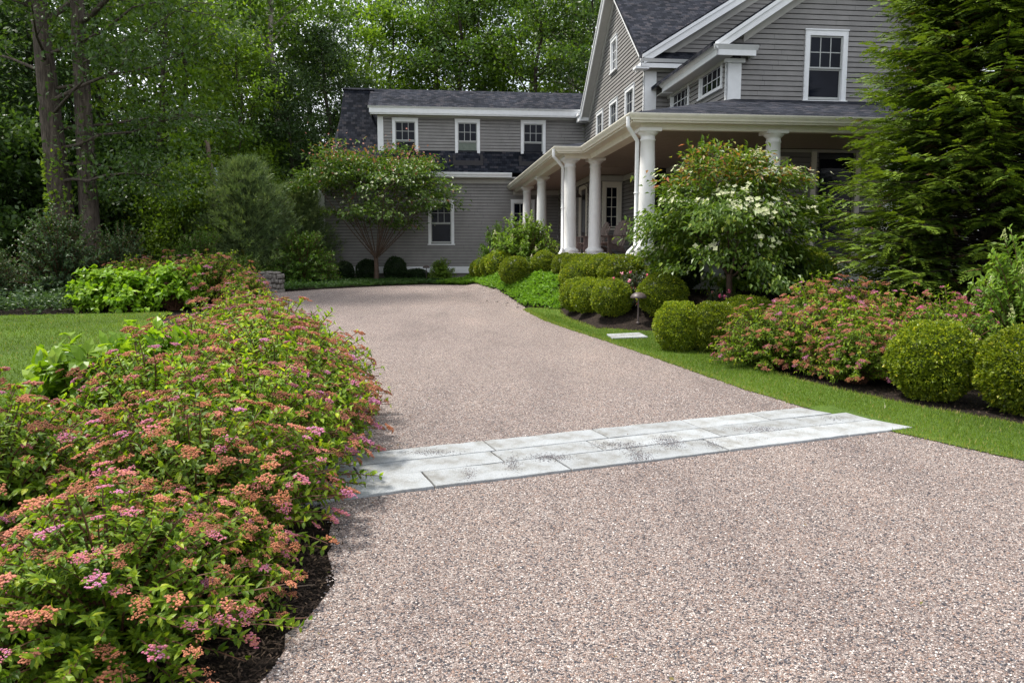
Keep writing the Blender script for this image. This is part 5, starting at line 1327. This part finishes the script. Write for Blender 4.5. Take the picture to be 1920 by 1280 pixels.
wood = [  # px column, distance, kind, scale, label
 (1072, 47, tD, 1.0, 'pale straight trunk rising behind the ridge next to the tall gable'),
 (545, 40, tD, .92, 'pale forked trunk left of the wing roof against the sky'),
 (818, 48, tD, .9, 'thin pale trunk with a bend above the middle of the wing roof'),
 (60, 31, tB, .95, 'dark trunk just left of the big oak'), (-90, 30, tA, 1.0, 'tree whose boughs come in at the top left corner'),
 (215, 33, tA, .9, None), (300, 30, tC, .8, 'light green leafy tree right of the oak'), (350, 38, tB, 1.0, None), (420, 44, tC, 1.0, None), (445, 34, tC, .62, 'low light green tree above the leaning pole'),
 (480, 48, tA, 1.0, None), (600, 46, tA, .95, None), (690, 52, tB, .95, None), (760, 46, tC, .95, None), (640, 40, tH, .92, None), (700, 42, tH, .80, None), (560, 36, tH, .75, None), (770, 44, tH, .72, None),
 (880, 50, tA, .95, None), (935, 46, tC, .75, None), (990, 54, tA, 1.0, None), (1040, 44, tC, .55, None), (1110, 52, tC, .95, None), (1160, 56, tA, 1, None),
 (120, 42, tB, 1.0, None), (20, 44, tA, 1.0, None), (-80, 40, tC, 1.0, None), (260, 46, tA, 1.0, None), (640, 62, tB, 1.0, None), (1220, 60, tB, 1.0, None),
 (1900, 27, tA, .62, 'leafy tree far right behind the arborvitaes and the porch end'), (2050, 24, tC, .6, 'light green tree beyond the right edge behind the arborvitaes'),
 (985, 43, tA, .85, None), (905, 45, tC, .9, None), (1090, 43, tB, .8, None), (850, 44, tB, .85, None), (350, 50, tA, 1.0, None), (160, 50, tB, 1.05, None), (60, 50, tB, 1.05, None), (450, 52, tB, 1.0, None),
 (-200, 34, tB, 1, None), (-320, 30, tA, 1, None), (-150, 50, tA, 1, None),
 (20, 27.5, tU, .9, None), (-110, 24, tU, .9, None), (250, 29, tU, .8, None), (330, 33, tU, .9, None), (215, 36, tU, 1, None), (100, 33, tU, 1, None), (-20, 32, tU, 1, None), (420, 37, tU, .9, None), (500, 38, tU, 1, None), (570, 40, tU, 1, None),
 (640, 44, tU, 1.0, None), (300, 42, tU, 1.2, None), (160, 46, tU, 1.2, None), (40, 44, tU, 1.2, None), (420, 48, tU, 1.2, None), (540, 50, tU, 1.2, None), (720, 50, tL, 1.0, None), (830, 50, tL, 1.1, None), (900, 46, tL, 1.0, None), (970, 46, tL, 1.05, None), (1050, 47, tL, 1.1, None), (1120, 47, tL, 1.0, None),
 (350, 27, tL, .55, None), (470, 33, tL, .7, None),
 (175, 30, tH, .6, None), (20, 29, tH, .8, None), (-70, 27, tH, .8, None),
]
for (px, d, src, sc_, l) in wood:
    k = 'h' if src is tH else 'u' if src in (tU, tL) else 'a'
    x_ = at_px(px, d); zz = float(gz(x_, d)) + max(0, d - 40)*.02 - .08
    put(src, (x_, d, zz), TR.uniform(0, 6.28), (sc_, sc_, sc_*TR.uniform(.95, 1.06)), l or lab[k], 'tree', None if l else {'a': gf, 'h': 'hemlocks in the wood', 'u': 'young trees at the wood edge'}[k])
# distant wood as one mass
g = Geo(); r = np.random.default_rng(131); n = 90000
px_ = r.uniform(-700, 1700, n); d_ = r.uniform(74, 100, n); x = (px_-960)/1450*d_
top = 8 + 2.0*np.sin(x*.17) + 1.6*np.sin(x*.45+1) + 1.0*np.sin(x*1.1)
z = 1 + (top-1)*r.random(n)**.85
P = np.stack([x, d_, z + .8], -1)
g.leaves(P, rdir(r, n), np.array([0, -.4, 1.]) + r.normal(0, .6, (n, 3)), r.uniform(.4, .9, n), r.uniform(.25, .5, n), np.clip(.45 + .2*np.sin(x*.6) + r.normal(0, .2, n), 0, 1), 'quad')
tag(g.obj('woods', M['forest2']), 'far-off wood closing the view behind the trees', 'woods', kind='stuff')

# soft white pines
def softpine(seed, Hh, R):
    r = np.random.default_rng(seed); gt, gl = Geo(), Geo(); gt.tube([(0, 0, 0), (0, 0, Hh*.95)], [.10, .015], 7)
    nb = 260; P_, D_, T_ = [], [], []
    for k in range(nb):
        f = (k+.5)/nb; z0 = .1 + f*Hh*.9; az = k*2.4; rm = R*(1-f**1.6)**.7*r.uniform(.7, 1.15)+.15
        el = .25 + .75*f; d = np.array([cos(az)*cos(el), sin(az)*cos(el), sin(el)])
        e = np.array([0, 0, z0]) + d*rm; gt.tube([(0, 0, z0), e*.5+np.array([0, 0, z0])*.5, e], [.02, .012, .004], 4)
        m = int(26*rm/R)+10; t_ = .25+.75*r.random(m); c = np.array([0, 0, z0]) + t_[:, None]*d*rm + r.normal(0, .09, (m, 3))
        cc = r.normal(.45, .15)
        for q in range(9):
            P_.append(c); D_.append(d*1.1 + r.normal(0, .5, (m, 3)) + np.array([0, 0, .25])); T_.append(np.clip(cc + r.normal(0, .15, m), 0, 1))
    P = np.concatenate(P_); D = np.concatenate(D_); n = len(P)
    gl.leaves(P, D, rdir(r, n), r.uniform(.12, .26, n), .013, np.concatenate(T_), 'quad')
    t = empty('soft_pine', (0, 0, 0)); gt.obj('trunk', M['barkdark'], t, True); gl.obj('crown', M['pine'], t); return t
spn = softpine(141, 4.4, 1.9)
gp_ = 'soft grey-green pines left of the wing'
put(spn, (-9.1, 26.8, .5), 0, 1, 'feathery grey-green pine left of the wing, the tallest of its group', 'pine', gp_)
put(spn, (-7.9, 29.0, .5), 2, .86, 'feathery pine just behind the big shrub at the wing corner', 'pine', gp_)
put(spn, (-10.4, 27.4, .5), 4, .68, 'feathery pine in front of the leaning utility pole', 'pine', gp_)

# ------------------------------------------------------------------ sky, sun, camera
SUN_EL, SUN_AZ = radians(64), radians(-75)      # azimuth from +y towards +x
w = bpy.data.worlds.new('World'); SC.world = w; w.use_nodes = True
nt = w.node_tree; bg = nt.nodes['Background']
sky = nt.nodes.new('ShaderNodeTexSky'); sky.sky_type = 'NISHITA'; sky.sun_disc = False
sky.sun_elevation = SUN_EL; sky.sun_rotation = SUN_AZ; sky.air_density = 1.0; sky.dust_density = 3.0; sky.ozone_density = 1.0
tc = nt.nodes.new('ShaderNodeTexCoord'); no = nt.nodes.new('ShaderNodeTexNoise'); no.inputs['Scale'].default_value = 3.0; no.inputs['Detail'].default_value = 6
nt.links.new(tc.outputs['Generated'], no.inputs['Vector'])
cr = nt.nodes.new('ShaderNodeValToRGB'); cr.color_ramp.elements[0].position = .38; cr.color_ramp.elements[0].color = (.45,)*3 + (1,); cr.color_ramp.elements[1].position = .6; cr.color_ramp.elements[1].color = (.92,)*3 + (1,)
nt.links.new(no.outputs['Fac'], cr.inputs['Fac'])
mx = nt.nodes.new('ShaderNodeMix'); mx.data_type = 'RGBA'
nt.links.new(cr.outputs['Color'], mx.inputs[0]); nt.links.new(sky.outputs['Color'], mx.inputs[6]); mx.inputs[7].default_value = (8.6, 8.9, 9.3, 1)
nt.links.new(mx.outputs[2], bg.inputs['Color']); bg.inputs['Strength'].default_value = .075
sl = bpy.data.lights.new('sun', 'SUN'); sl.energy = 2.7; sl.angle = radians(7); sl.color = (1, .95, .87)
so = bpy.data.objects.new('sun', sl); COL.objects.link(so)
from mathutils import Vector
sd = Vector((sin(SUN_AZ)*cos(SUN_EL), cos(SUN_AZ)*cos(SUN_EL), sin(SUN_EL)))
so.rotation_euler = sd.to_track_quat('Z', 'Y').to_euler(); so.location = (0, 0, 30)
cam = bpy.data.cameras.new('camera'); co = bpy.data.objects.new('camera', cam); COL.objects.link(co)
co.location = (0, 0, CAMH); co.rotation_euler = (radians(90 - 6.492), 0, 0)
cam.sensor_width = 36; cam.lens = 1450/1920*36; cam.clip_end = 500; cam.clip_start = .05
SC.camera = co
SC.view_settings.view_transform = 'Standard'; SC.view_settings.look = 'None'; SC.view_settings.gamma = 1; SC.view_settings.exposure = 1.38
SC.render.engine = 'CYCLES'
SC.cycles.max_bounces = 7; SC.cycles.diffuse_bounces = 4; SC.cycles.transmission_bounces = 4; SC.cycles.glossy_bounces = 2
SC.cycles.use_denoising = True
SC.cycles.denoising_prefilter = 'NONE'
SC.cycles.sample_clamp_indirect = 4
